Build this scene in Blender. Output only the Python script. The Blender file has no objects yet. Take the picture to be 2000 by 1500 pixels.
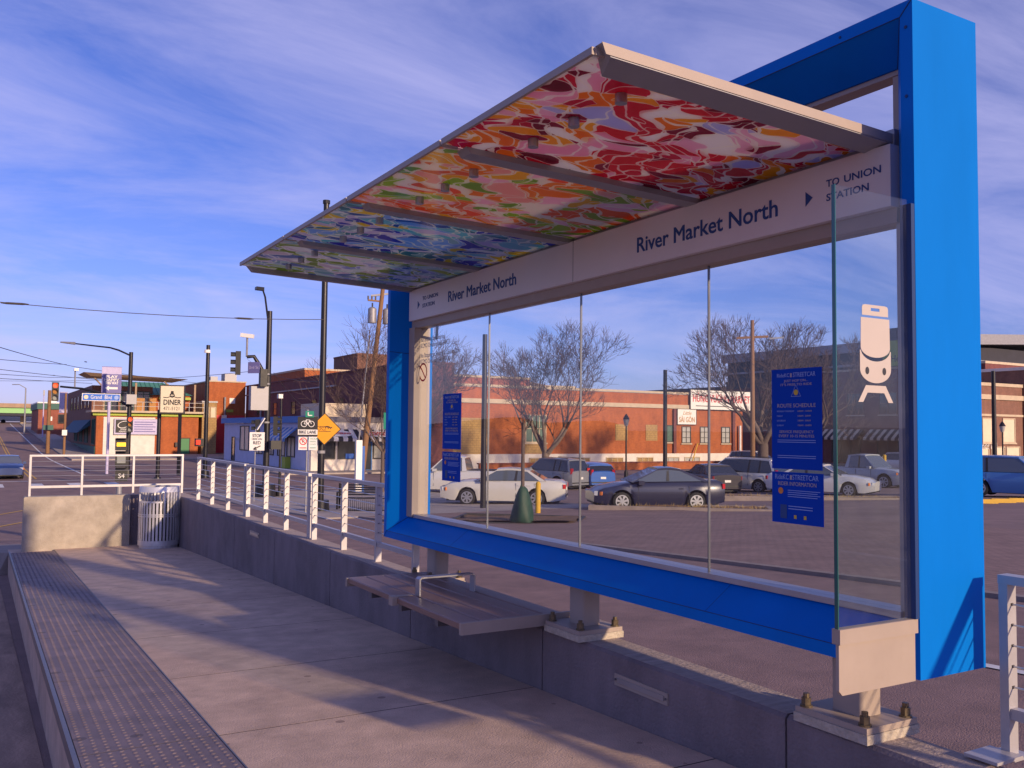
import bpy, math, random
from mathutils import Vector, Matrix
random.seed(7)
R = math.radians
sc = bpy.context.scene
COL = sc.collection
# ------------------------------------------------------------------ camera
YAW, PITCH, ROLL, FPX = R(30.573), R(2.999), R(.606), 1776.86
_f0 = Vector((math.sin(YAW), math.cos(YAW), 0)); _r0 = Vector((math.cos(YAW), -math.sin(YAW), 0)); _z = Vector((0, 0, 1))
CF = math.cos(PITCH)*_f0 + math.sin(PITCH)*_z
_u0 = -math.sin(PITCH)*_f0 + math.cos(PITCH)*_z
CR = math.cos(ROLL)*_r0 + math.sin(ROLL)*_u0
CU = -math.sin(ROLL)*_r0 + math.cos(ROLL)*_u0
cd = bpy.data.cameras.new('camera'); cam = bpy.data.objects.new('camera', cd); COL.objects.link(cam)
cd.sensor_width = 36; cd.lens = FPX/2000*36; cd.clip_start = .05; cd.clip_end = 4000
cam.matrix_world = Matrix(((CR.x, CU.x, -CF.x, 0), (CR.y, CU.y, -CF.y, 0), (CR.z, CU.z, -CF.z, 0), (0, 0, 0, 1)))
sc.camera = cam
# ------------------------------------------------------------------ sky and sun
SUN_AZ, SUN_EL = R(166.5), R(16)          # azimuth from +Y towards +X
w = bpy.data.worlds.new('World'); sc.world = w; w.use_nodes = True
nt = w.node_tree; nt.nodes.clear()
N = nt.nodes.new; K = nt.links.new
out = N('ShaderNodeOutputWorld'); bg = N('ShaderNodeBackground'); bg.inputs[1].default_value = .11
sky = N('ShaderNodeTexSky'); sky.sky_type = 'NISHITA'; sky.sun_disc = False
sky.sun_elevation = SUN_EL; sky.sun_rotation = SUN_AZ; sky.air_density = 1.0; sky.dust_density = .25; sky.ozone_density = 5
tint = N('ShaderNodeMix'); tint.data_type = 'RGBA'; tint.blend_type = 'MULTIPLY'; tint.inputs[0].default_value = 1
tint.inputs[7].default_value = (1.08, .86, 1.42, 1)
K(sky.outputs[0], tint.inputs[6])
tc = N('ShaderNodeTexCoord'); mp = N('ShaderNodeMapping')
# thin cirrus: noise laid on a high flat sheet (direction / height)
sep = N('ShaderNodeSeparateXYZ'); K(tc.outputs['Generated'], sep.inputs[0])
mx = N('ShaderNodeMath'); mx.operation = 'MAXIMUM'; mx.inputs[1].default_value = .0; K(sep.outputs[2], mx.inputs[0])
ad = N('ShaderNodeMath'); ad.operation = 'ADD'; ad.inputs[1].default_value = .16; K(mx.outputs[0], ad.inputs[0])
dx = N('ShaderNodeMath'); dx.operation = 'DIVIDE'; K(sep.outputs[0], dx.inputs[0]); K(ad.outputs[0], dx.inputs[1])
dy = N('ShaderNodeMath'); dy.operation = 'DIVIDE'; K(sep.outputs[1], dy.inputs[0]); K(ad.outputs[0], dy.inputs[1])
cb = N('ShaderNodeCombineXYZ'); K(dx.outputs[0], cb.inputs[0]); K(dy.outputs[0], cb.inputs[1])
mp.inputs['Rotation'].default_value = (0, 0, R(28)); mp.inputs['Location'].default_value = (46.4, 20.2, 5.6); mp.inputs['Scale'].default_value = (.8, 1.5, 1); K(cb.outputs[0], mp.inputs[0])
n1 = N('ShaderNodeTexNoise'); n1.inputs['Scale'].default_value = 1.15; n1.inputs['Detail'].default_value = 14; n1.inputs['Roughness'].default_value = .62; n1.inputs['Distortion'].default_value = .6
K(mp.outputs[0], n1.inputs['Vector'])
r1 = N('ShaderNodeValToRGB'); r1.color_ramp.elements[0].position = .37; r1.color_ramp.elements[1].position = .92
r1.color_ramp.elements[1].color = (.92, .92, .92, 1); K(n1.outputs[0], r1.inputs[0])
cl = N('ShaderNodeMix'); cl.data_type = 'RGBA'; cl.blend_type = 'MIX'; cl.inputs[7].default_value = (5.9, 5.6, 9.0, 1)
K(r1.outputs[0], cl.inputs[0]); K(tint.outputs[2], cl.inputs[6]); K(cl.outputs[2], bg.inputs[0]); K(bg.outputs[0], out.inputs[0])
sd = bpy.data.lights.new('sun', 'SUN'); so = bpy.data.objects.new('sun', sd); COL.objects.link(so)
sd.energy = 5.0; sd.angle = R(1.4); sd.color = (1, .73, .47)
_sv = Vector((math.sin(SUN_AZ)*math.cos(SUN_EL), math.cos(SUN_AZ)*math.cos(SUN_EL), math.sin(SUN_EL)))
so.rotation_euler = _sv.to_track_quat('Z', 'Y').to_euler()
vs = sc.view_settings; vs.view_transform = 'Standard'; vs.look = 'None'; vs.exposure = 0; vs.gamma = 1; vs.use_curve_mapping = False
sc.render.resolution_x = 1024; sc.render.resolution_y = 768
sc.cycles.max_bounces = 8; sc.cycles.transparent_max_bounces = 24

# ------------------------------------------------------------------ materials
MATS = {}
def pmat(name, col, rough=.7, metal=0, var=.15, scale=6, bump=0, bscale=40, spec=.5, stain=0, stcol=None, stscale=1.2, coat=0, emit=None, estr=0, streak=None, spots=0, spcol=(.1, .07, .06)):
    m = bpy.data.materials.new(name); m.use_nodes = True; t = m.node_tree; b = t.nodes['Principled BSDF']
    b.inputs['Roughness'].default_value = rough; b.inputs['Metallic'].default_value = metal
    b.inputs['Specular IOR Level'].default_value = spec; b.inputs['Coat Weight'].default_value = coat
    c4 = (*col, 1)
    tcn = t.nodes.new('ShaderNodeTexCoord'); src = tcn.outputs['Object']
    if streak:
        mpn = t.nodes.new('ShaderNodeMapping'); mpn.inputs['Scale'].default_value = streak; t.links.new(src, mpn.inputs[0]); ssrc = mpn.outputs[0]
    else: ssrc = src
    if var > 0 or stain > 0:
        n = t.nodes.new('ShaderNodeTexNoise'); n.inputs['Scale'].default_value = scale; n.inputs['Detail'].default_value = 8; n.inputs['Roughness'].default_value = .62
        t.links.new(ssrc, n.inputs['Vector'])
        rp = t.nodes.new('ShaderNodeValToRGB'); rp.color_ramp.elements[0].position = .3; rp.color_ramp.elements[1].position = .7
        rp.color_ramp.elements[0].color = (*[max(0, c*(1-var)) for c in col], 1); rp.color_ramp.elements[1].color = (*[min(1, c*(1+var)) for c in col], 1)
        t.links.new(n.outputs[0], rp.inputs[0]); o = rp.outputs[0]
        if stain > 0:
            n2 = t.nodes.new('ShaderNodeTexNoise'); n2.inputs['Scale'].default_value = stscale; n2.inputs['Detail'].default_value = 6; n2.inputs['Roughness'].default_value = .7
            t.links.new(src, n2.inputs['Vector'])
            r2 = t.nodes.new('ShaderNodeValToRGB'); r2.color_ramp.elements[0].position = .48; r2.color_ramp.elements[1].position = .75
            r2.color_ramp.elements[1].color = (stain,)*3+(1,); t.links.new(n2.outputs[0], r2.inputs[0])
            mxn = t.nodes.new('ShaderNodeMix'); mxn.data_type = 'RGBA'; t.links.new(r2.outputs[0], mxn.inputs[0]); t.links.new(o, mxn.inputs[6])
            mxn.inputs[7].default_value = (*(stcol or [c*.35 for c in col]), 1); o = mxn.outputs[2]
        if spots:
            vz = t.nodes.new('ShaderNodeTexVoronoi'); vz.voronoi_dimensions = '3D'; vz.inputs['Scale'].default_value = spots; t.links.new(src, vz.inputs['Vector'])
            sp_ = t.nodes.new('ShaderNodeSeparateColor'); t.links.new(vz.outputs['Color'], sp_.inputs[0])
            rs = t.nodes.new('ShaderNodeMapRange'); rs.inputs[1].default_value = .55; rs.inputs[2].default_value = 1; rs.inputs[3].default_value = 0; rs.inputs[4].default_value = .16; t.links.new(sp_.outputs[0], rs.inputs[0])
            ls = t.nodes.new('ShaderNodeMath'); ls.operation = 'LESS_THAN'; t.links.new(vz.outputs['Distance'], ls.inputs[0]); t.links.new(rs.outputs[0], ls.inputs[1])
            fs = t.nodes.new('ShaderNodeMath'); fs.operation = 'MULTIPLY'; fs.inputs[1].default_value = .7; t.links.new(ls.outputs[0], fs.inputs[0])
            mz = t.nodes.new('ShaderNodeMix'); mz.data_type = 'RGBA'; t.links.new(fs.outputs[0], mz.inputs[0]); t.links.new(o, mz.inputs[6]); mz.inputs[7].default_value = (*spcol, 1); o = mz.outputs[2]
        t.links.new(o, b.inputs['Base Color'])
        rr = t.nodes.new('ShaderNodeMapRange'); rr.inputs[3].default_value = max(.02, rough-.1); rr.inputs[4].default_value = min(1, rough+.1)
        t.links.new(n.outputs[0], rr.inputs[0]); t.links.new(rr.outputs[0], b.inputs['Roughness'])
    else: b.inputs['Base Color'].default_value = c4
    if bump > 0:
        n3 = t.nodes.new('ShaderNodeTexNoise'); n3.inputs['Scale'].default_value = bscale; n3.inputs['Detail'].default_value = 6
        t.links.new(src, n3.inputs['Vector'])
        bn = t.nodes.new('ShaderNodeBump'); bn.inputs['Strength'].default_value = bump; bn.inputs['Distance'].default_value = .02
        t.links.new(n3.outputs[0], bn.inputs['Height']); t.links.new(bn.outputs[0], b.inputs['Normal'])
    if emit: b.inputs['Emission Color'].default_value = (*emit, 1); b.inputs['Emission Strength'].default_value = estr
    MATS[name] = m; return m
def brickmat(name, c1, c2, mortar, bw=.22, bh=.075, face='Y', rough=.85, msize=.012, offset=.5):
    m = bpy.data.materials.new(name); m.use_nodes = True; t = m.node_tree; b = t.nodes['Principled BSDF']; b.inputs['Roughness'].default_value = rough
    tcn = t.nodes.new('ShaderNodeTexCoord'); sp = t.nodes.new('ShaderNodeSeparateXYZ'); t.links.new(tcn.outputs['Object'], sp.inputs[0])
    cbn = t.nodes.new('ShaderNodeCombineXYZ')
    if face == 'Z': t.links.new(sp.outputs[0], cbn.inputs[0]); t.links.new(sp.outputs[1], cbn.inputs[1])
    else:
        sm = t.nodes.new('ShaderNodeMath'); t.links.new(sp.outputs[0], sm.inputs[0]); t.links.new(sp.outputs[1], sm.inputs[1]); t.links.new(sm.outputs[0], cbn.inputs[0]); t.links.new(sp.outputs[2], cbn.inputs[1])
    br = t.nodes.new('ShaderNodeTexBrick'); br.inputs['Scale'].default_value = 1; br.inputs['Brick Width'].default_value = bw; br.inputs['Row Height'].default_value = bh
    br.inputs['Mortar Size'].default_value = msize; br.offset = offset
    br.inputs['Color1'].default_value = (*c1, 1); br.inputs['Color2'].default_value = (*c2, 1); br.inputs['Mortar'].default_value = (*mortar, 1)
    t.links.new(cbn.outputs[0], br.inputs['Vector'])
    n = t.nodes.new('ShaderNodeTexNoise'); n.inputs['Scale'].default_value = 1.1; n.inputs['Detail'].default_value = 8; n.inputs['Roughness'].default_value = .72; mq = t.nodes.new('ShaderNodeMapping'); mq.inputs['Scale'].default_value = (1, 1, .45); t.links.new(tcn.outputs['Object'], mq.inputs[0]); t.links.new(mq.outputs[0], n.inputs['Vector'])
    rp = t.nodes.new('ShaderNodeValToRGB'); rp.color_ramp.elements[0].position = .3; rp.color_ramp.elements[1].position = .72
    rp.color_ramp.elements[0].color = (.66, .63, .62, 1); rp.color_ramp.elements[1].color = (1.12, 1.1, 1.08, 1); t.links.new(n.outputs[0], rp.inputs[0])
    mxn = t.nodes.new('ShaderNodeMix'); mxn.data_type = 'RGBA'; mxn.blend_type = 'MULTIPLY'; mxn.inputs[0].default_value = 1
    t.links.new(br.outputs[0], mxn.inputs[6]); t.links.new(rp.outputs[0], mxn.inputs[7]); t.links.new(mxn.outputs[2], b.inputs['Base Color'])
    bn = t.nodes.new('ShaderNodeBump'); bn.inputs['Strength'].default_value = .4; bn.inputs['Distance'].default_value = .01; bn.invert = True
    t.links.new(br.outputs['Fac'], bn.inputs['Height']); t.links.new(bn.outputs[0], b.inputs['Normal'])
    MATS[name] = m; return m
def glassmat(name, tintc, refl=.5, rough=.0, dirt=.05):
    m = bpy.data.materials.new(name); m.use_nodes = True; t = m.node_tree; t.nodes.clear()
    o = t.nodes.new('ShaderNodeOutputMaterial'); tr = t.nodes.new('ShaderNodeBsdfTransparent'); tr.inputs[0].default_value = (*tintc, 1)
    gl = t.nodes.new('ShaderNodeBsdfGlossy'); gl.inputs['Roughness'].default_value = rough
    fr = t.nodes.new('ShaderNodeFresnel'); fr.inputs[0].default_value = 1.5
    ml = t.nodes.new('ShaderNodeMath'); ml.operation = 'MULTIPLY'; ml.inputs[1].default_value = refl; geo = t.nodes.new('ShaderNodeNewGeometry'); inv = t.nodes.new('ShaderNodeMath'); inv.operation = 'SUBTRACT'; inv.inputs[0].default_value = 1; t.links.new(geo.outputs['Backfacing'], inv.inputs[1])
    mb_ = t.nodes.new('ShaderNodeMath'); mb_.operation = 'MULTIPLY'; t.links.new(fr.outputs[0], mb_.inputs[0]); t.links.new(inv.outputs[0], mb_.inputs[1]); t.links.new(mb_.outputs[0], ml.inputs[0])
    mx1 = t.nodes.new('ShaderNodeMixShader'); t.links.new(ml.outputs[0], mx1.inputs[0]); t.links.new(tr.outputs[0], mx1.inputs[1]); t.links.new(gl.outputs[0], mx1.inputs[2])
    df = t.nodes.new('ShaderNodeBsdfDiffuse'); df.inputs[0].default_value = (.6, .6, .6, 1)
    tcn = t.nodes.new('ShaderNodeTexCoord'); n = t.nodes.new('ShaderNodeTexNoise'); n.inputs['Scale'].default_value = 1.6; n.inputs['Detail'].default_value = 9; n.inputs['Roughness'].default_value = .7; t.links.new(tcn.outputs['Object'], n.inputs['Vector'])
    mr = t.nodes.new('ShaderNodeMapRange'); mr.inputs[1].default_value = .45; mr.inputs[2].default_value = .8; mr.inputs[3].default_value = dirt*.2; mr.inputs[4].default_value = dirt*1.6; t.links.new(n.outputs[0], mr.inputs[0])
    mx2 = t.nodes.new('ShaderNodeMixShader'); t.links.new(mr.outputs[0], mx2.inputs[0]); t.links.new(mx1.outputs[0], mx2.inputs[1]); t.links.new(df.outputs[0], mx2.inputs[2])
    t.links.new(mx2.outputs[0], o.inputs[0]); MATS[name] = m; return m
def artmat(name, cols, edge, scale, seed):
    """flat petal-like print: warped voronoi patches with pale outlines"""
    m = bpy.data.materials.new(name); m.use_nodes = True; t = m.node_tree; b = t.nodes['Principled BSDF']; b.inputs['Roughness'].default_value = .16; b.inputs['Coat Weight'].default_value = .4
    tcn = t.nodes.new('ShaderNodeTexCoord'); mpn = t.nodes.new('ShaderNodeMapping'); mpn.inputs['Location'].default_value = (seed*3.1, seed*1.7, 0); mpn.inputs['Scale'].default_value = (.95, 1.55, 1); mpn.inputs['Rotation'].default_value = (0, 0, R(20)); t.links.new(tcn.outputs['Object'], mpn.inputs[0])
    n = t.nodes.new('ShaderNodeTexNoise'); n.inputs['Scale'].default_value = 3.2; n.inputs['Detail'].default_value = 1.3; n.inputs['Roughness'].default_value = .55; t.links.new(mpn.outputs[0], n.inputs['Vector'])
    vm = t.nodes.new('ShaderNodeVectorMath'); vm.operation = 'MULTIPLY_ADD'; vm.inputs[1].default_value = (.42, .42, 0); t.links.new(n.outputs['Color'], vm.inputs[0]); t.links.new(mpn.outputs[0], vm.inputs[2])
    def layer(sc_, wid, sd):
        mp2 = t.nodes.new('ShaderNodeMapping'); mp2.inputs['Location'].default_value = (sd, sd*.37, 0); t.links.new(vm.outputs[0], mp2.inputs[0])
        va = t.nodes.new('ShaderNodeTexVoronoi'); va.voronoi_dimensions = '2D'; va.inputs['Scale'].default_value = sc_; t.links.new(mp2.outputs[0], va.inputs['Vector'])
        vb = t.nodes.new('ShaderNodeTexVoronoi'); vb.voronoi_dimensions = '2D'; vb.feature = 'DISTANCE_TO_EDGE'; vb.inputs['Scale'].default_value = sc_; t.links.new(mp2.outputs[0], vb.inputs['Vector'])
        sp = t.nodes.new('ShaderNodeSeparateColor'); t.links.new(va.outputs['Color'], sp.inputs[0])
        rp = t.nodes.new('ShaderNodeValToRGB'); rp.color_ramp.interpolation = 'CONSTANT'
        els = rp.color_ramp.elements
        for i, c in enumerate(cols):
            e = els[i] if i < 2 else els.new(i/len(cols))
            e.position = i/len(cols); e.color = (*c, 1)
        t.links.new(sp.outputs[0], rp.inputs[0])
        n9 = t.nodes.new('ShaderNodeTexNoise'); n9.inputs['Scale'].default_value = 9; t.links.new(mpn.outputs[0], n9.inputs['Vector'])
        wd = t.nodes.new('ShaderNodeMath'); wd.operation = 'MULTIPLY'; wd.inputs[1].default_value = wid*2; t.links.new(n9.outputs[0], wd.inputs[0])
        lt = t.nodes.new('ShaderNodeMath'); lt.operation = 'LESS_THAN'; t.links.new(vb.outputs['Distance'], lt.inputs[0]); t.links.new(wd.outputs[0], lt.inputs[1])
        mxn = t.nodes.new('ShaderNodeMix'); mxn.data_type = 'RGBA'; t.links.new(lt.outputs[0], mxn.inputs[0]); t.links.new(rp.outputs[0], mxn.inputs[6]); mxn.inputs[7].default_value = (*edge, 1)
        return mxn.outputs[2], sp.outputs[1]
    a, ra = layer(scale, .03, seed); c, rc = layer(scale*1.9, .045, seed+5)
    gt = t.nodes.new('ShaderNodeMath'); gt.operation = 'GREATER_THAN'; gt.inputs[1].default_value = .55; t.links.new(rc, gt.inputs[0])
    mxn = t.nodes.new('ShaderNodeMix'); mxn.data_type = 'RGBA'; t.links.new(gt.outputs[0], mxn.inputs[0]); t.links.new(a, mxn.inputs[6]); t.links.new(c, mxn.inputs[7])
    # loose brush lines
    wv = t.nodes.new('ShaderNodeTexWave'); wv.inputs['Scale'].default_value = 2.6; wv.inputs['Distortion'].default_value = 9; wv.inputs['Detail'].default_value = 2; wv.inputs['Detail Scale'].default_value = 1.4; t.links.new(vm.outputs[0], wv.inputs['Vector'])
    g2 = t.nodes.new('ShaderNodeMath'); g2.operation = 'GREATER_THAN'; g2.inputs[1].default_value = .955; t.links.new(wv.outputs['Fac'], g2.inputs[0])
    mx3 = t.nodes.new('ShaderNodeMix'); mx3.data_type = 'RGBA'; t.links.new(g2.outputs[0], mx3.inputs[0]); t.links.new(mxn.outputs[2], mx3.inputs[6]); mx3.inputs[7].default_value = (*edge, 1)
    t.links.new(mx3.outputs[2], b.inputs['Base Color'])
    # printed on glass: daylight from above glows through
    b.inputs['Transmission Weight'].default_value = 0
    tl = t.nodes.new('ShaderNodeBsdfTranslucent'); t.links.new(mx3.outputs[2], tl.inputs[0])
    ms = t.nodes.new('ShaderNodeMixShader'); ms.inputs[0].default_value = .62; o = t.nodes['Material Output']
    t.links.new(b.outputs[0], ms.inputs[1]); t.links.new(tl.outputs[0], ms.inputs[2]); t.links.new(ms.outputs[0], o.inputs[0])
    MATS[name] = m; return m

pmat('asphalt', (.235, .155, .142), .88, var=.22, scale=2.2, bump=.6, bscale=90, stain=.6, stcol=(.15, .10, .095), stscale=.35, spots=4.5, spcol=(.10, .07, .068))
pmat('asphalt_lot', (.24, .165, .155), .88, var=.25, scale=1.2, bump=.5, bscale=70, stain=.6, stcol=(.10, .07, .07), stscale=.3)
pmat('track_concrete', (.36, .24, .18), .9, var=.3, scale=3, bump=.5, bscale=50, stain=.85, stcol=(.15, .10, .08), stscale=1.1, streak=(3, .6, 1))
pmat('platform_concrete', (.55, .405, .315), .85, spots=5.5, spcol=(.22, .15, .12), var=.20, scale=5, bump=.35, bscale=120, stain=.6, stcol=(.34, .235, .19), stscale=.9)
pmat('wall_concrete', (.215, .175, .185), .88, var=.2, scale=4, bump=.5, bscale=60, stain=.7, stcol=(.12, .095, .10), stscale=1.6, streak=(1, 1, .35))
pmat('wall_top_sunlit', (.40, .32, .28), .9, var=.2, scale=6, bump=.4, bscale=70, streak=(1, 8, 1))  # the wall's own concrete, lightened so sunlight is painted into its top
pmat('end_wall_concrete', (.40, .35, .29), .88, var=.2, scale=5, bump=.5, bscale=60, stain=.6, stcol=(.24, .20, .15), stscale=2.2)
pmat('joint_dark', (.06, .05, .05), .95, var=0)
pmat('tactile', (.185, .145, .16), .62, var=.28, scale=5, bump=.25, bscale=220, stain=.5, stcol=(.11, .085, .09), stscale=1.5, spots=4, spcol=(.07, .055, .06))
pmat('steel_edge', (.16, .16, .18), .45, metal=.6, var=.2)
pmat('rail_steel', (.47, .45, .46), .42, metal=.35, var=.06, scale=8)
pmat('cable', (.55, .55, .55), .35, metal=.8, var=0)
pmat('bin_steel', (.66, .65, .66), .36, metal=.45, var=.1, scale=10)
pmat('bin_inside', (.02, .02, .02), .9, var=0)
pmat('blue_paint', (.0, .165, .62), .5, var=.09, scale=2.2, streak=(1, 1, .25), coat=0, spec=.08, bump=.05, bscale=2)
pmat('blue_seam', (.0, .03, .14), .6, var=0)
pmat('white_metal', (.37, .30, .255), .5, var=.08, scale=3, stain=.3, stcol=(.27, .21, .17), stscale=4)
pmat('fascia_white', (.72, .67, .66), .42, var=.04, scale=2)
pmat('alu', (.42, .41, .44), .38, metal=.8, var=.05)
pmat('beam_grey', (.33, .32, .34), .45, metal=.25, var=.06)
pmat('letter_blue', (.008, .055, .23), .5, var=0)
pmat('letter_grey', (.22, .24, .34), .6, var=0)
pmat('bolt_brass', (.17, .13, .08), .45, metal=.6, var=.25, scale=30)
pmat('grout', (.48, .42, .34), .9, var=.2, scale=30, bump=.6, bscale=60)
pmat('slat', (.25, .145, .115), .42, var=.2, scale=4, streak=(30, 1.2, 30), bump=.12, bscale=60)
pmat('poster_blue', (.0, .055, .46), .7, spec=.15, var=0)
pmat('poster_light', (.30, .42, .75), .6, var=0)
pmat('poster_tan', (.50, .42, .40), .6, var=0)
pmat('poster_yellow', (.65, .45, .05), .6, var=0)
pmat('poster_orange', (.75, .25, .04), .6, var=0)
pmat('emblem', (.48, .42, .39), .6, var=.03)
pmat('red_print', (.62, .02, .04), .6, var=0)
pmat('black_metal', (.022, .021, .025), .38, metal=.3, var=.1)
pmat('black_plastic', (.02, .02, .02), .55, var=.1)
pmat('white_paint', (.70, .70, .68), .7, var=.12, scale=4, stain=.55, stcol=(.35, .33, .32), stscale=5)
pmat('yellow_paint', (.62, .37, .03), .7, var=.12, scale=4, stain=.5, stcol=(.28, .19, .05), stscale=4)
pmat('kerb', (.27, .22, .20), .9, var=.2, scale=3, bump=.3)
pmat('sidewalk', (.36, .31, .28), .9, var=.18, scale=1.5, stain=.5, stcol=(.22, .19, .17), stscale=.6)
pmat('mulch', (.17, .10, .06), .95, var=.5, scale=25, bump=1, bscale=40)
pmat('dry_grass', (.38, .27, .10), .95, var=.4, scale=14, bump=.8, bscale=50)
pmat('green_bag', (.016, .055, .035), .62, var=.25, scale=6, bump=.4, bscale=12)
pmat('wood_pole', (.24, .13, .065), .9, var=.3, scale=5, streak=(10, 10, .7), bump=.5, bscale=30)
pmat('bark', (.12, .088, .075), .92, var=.3, scale=14, bump=.5, bscale=30)
pmat('bark_pale', (.20, .15, .12), .92, var=.3, scale=10, bump=.4, bscale=30)
pmat('twig', (.085, .055, .05), .92, var=.2, scale=3)
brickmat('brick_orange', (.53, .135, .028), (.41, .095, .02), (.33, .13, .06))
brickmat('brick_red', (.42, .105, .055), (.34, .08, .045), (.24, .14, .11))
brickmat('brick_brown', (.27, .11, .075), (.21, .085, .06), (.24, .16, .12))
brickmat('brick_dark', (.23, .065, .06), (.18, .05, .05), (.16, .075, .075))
brickmat('block_tan', (.46, .30, .12), (.41, .27, .11), (.30, .20, .09), bw=.42, bh=.21, msize=.02)
brickmat('paver', (.31, .205, .18), (.265, .178, .158), (.19, .13, .115), bw=.24, bh=.12, face='Z', msize=.012)
brickmat('plank_tan', (.40, .32, .22), (.33, .26, .18), (.16, .12, .09), bw=6, bh=.45, msize=.03)
pmat('stucco_white', (.72, .66, .60), .85, var=.1, scale=1.5, stain=.35, stcol=(.5, .44, .38), stscale=.7)
pmat('paint_blue_wall', (.52, .56, .76), .8, var=.08, scale=1.2)
pmat('paint_cream', (.70, .58, .42), .8, var=.08, scale=1.5)
pmat('stone_tan', (.52, .42, .30), .85, var=.12, scale=2)
pmat('roof_green', (.07, .24, .17), .5, var=.15, scale=1)
pmat('green_dark', (.03, .11, .09), .6, var=.15)
pmat('lime', (.36, .44, .05), .6, var=.05)
pmat('bridge_green', (.28, .55, .22), .7, var=.08)
pmat('roof_grey', (.24, .22, .23), .8, var=.15, scale=1)
pmat('roof_dark', (.035, .035, .05), .8, var=.2, scale=1)
pmat('tan_roof', (.36, .25, .16), .8, var=.15, scale=1)
pmat('awning_blue', (.10, .24, .55), .8, var=.08)
pmat('awning_black', (.03, .028, .04), .8, var=.1)
pmat('awning_white', (.62, .60, .62), .8, var=.06)
pmat('awning_teal', (.02, .09, .16), .75, var=.1)
pmat('pane_dark', (.03, .035, .045), .12, var=.1, scale=.6, spec=.8)
pmat('pane_light', (.42, .42, .40), .35, var=.12, scale=1.4)
pmat('pane_green', (.10, .16, .13), .25, var=.2, scale=1)
pmat('frame_dark', (.05, .045, .045), .6, var=.1)
pmat('door_green', (.06, .22, .09), .6, var=.1)
pmat('sign_white', (.78, .76, .72), .55, var=.04)
pmat('sign_cream', (.72, .63, .45), .55, var=.05)
pmat('sign_blue', (.02, .14, .58), .5, var=.03)
pmat('sign_green', (.01, .24, .15), .5, var=.03)
pmat('sign_orange', (.80, .34, .01), .5, var=.04)
pmat('sign_red', (.58, .03, .04), .6, var=.04)
pmat('sign_purple', (.16, .15, .36), .6, var=.06)
pmat('sign_lilac', (.50, .46, .68), .6, var=.1)
pmat('sign_lime', (.27, .36, .03), .6, var=.1)
pmat('black_print', (.018, .018, .02), .6, var=0)
pmat('brown_print', (.45, .25, .10), .6, var=0)
pmat('galv', (.30, .30, .32), .55, metal=.4, var=.15, scale=4)
pmat('lamp_red', (.5, .02, .01), .4, var=0, emit=(1, .05, .01), estr=3.0)
pmat('lamp_hand', (.5, .02, .01), .4, var=0, emit=(1, .03, .01), estr=2.6)
pmat('lamp_amber', (.9, .5, .02), .4, var=0, emit=(1, .55, .02), estr=1.6)
pmat('lens_amber', (.38, .16, .01), .25, var=.1)
pmat('lens_clear', (.28, .30, .28), .2, var=.1)
pmat('lens_red', (.45, .012, .02), .22, var=.05, coat=.5)
pmat('lens_white', (.62, .64, .68), .12, var=.05, coat=.8)
pmat('lens_orange', (.70, .20, .04), .2, var=.05, coat=.5)
pmat('tyre', (.018, .018, .019), .85, var=.15)
pmat('rim', (.52, .52, .54), .32, metal=.75, var=.08)
pmat('car_glass', (.018, .022, .03), .06, var=0, spec=.9, coat=.5)
pmat('car_glass_light', (.09, .11, .14), .06, var=0, spec=.9, coat=.5)
pmat('trim_black', (.02, .02, .022), .55, var=.05)
for nm, c in dict(car_white=(.66, .65, .64), car_pearl=(.62, .60, .56), car_navy=(.015, .017, .05), car_blue=(.012, .10, .42), car_grey=(.22, .23, .26), car_black=(.03, .025, .035), car_silver=(.40, .42, .46), car_royal=(.06, .20, .50), car_deepblue=(.006, .035, .16)).items():
    pmat(nm, c, .3, metal=.1, var=0, coat=.7)
glassmat('shelter_glass', (.95, .97, .965), 1.25, dirt=.016)
glassmat('screen_glass', (.92, .955, .955), 1.0, dirt=.035)
pmat('glass_edge', (.02, .12, .11), .15, var=0, spec=.8)
RED = [(.60, .012, .05), (.26, .004, .045), (.80, .40, .03), (.80, .48, .56), (.66, .02, .05), (.82, .76, .72), (.62, .012, .06), (.78, .26, .02), (.32, .006, .06), (.80, .40, .50), (.56, .01, .07), (.52, .50, .70)]
ORG = [(.78, .16, .05), (.76, .46, .03), (.38, .52, .04), (.80, .70, .60), (.78, .42, .36), (.76, .28, .03), (.28, .42, .06), (.80, .50, .56), (.70, .20, .06)]
BLU = [(.05, .16, .42), (.66, .68, .72), (.20, .52, .58), (.08, .28, .34), (.72, .56, .08), (.08, .10, .46), (.58, .52, .66), (.26, .44, .70), (.30, .46, .50)]
GRN = [(.26, .36, .06), (.66, .66, .66), (.36, .40, .62), (.48, .60, .58), (.16, .26, .46), (.60, .52, .58), (.42, .50, .12), (.30, .46, .50), (.66, .62, .66)]
artmat('art_red', RED, (.84, .78, .68), 5.6, 9); artmat('art_orange', ORG, (.78, .72, .60), 5.4, 2); artmat('art_blue', BLU, (.74, .74, .66), 5.6, 3); artmat('art_green', GRN, (.72, .72, .70), 5.8, 4)

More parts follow.
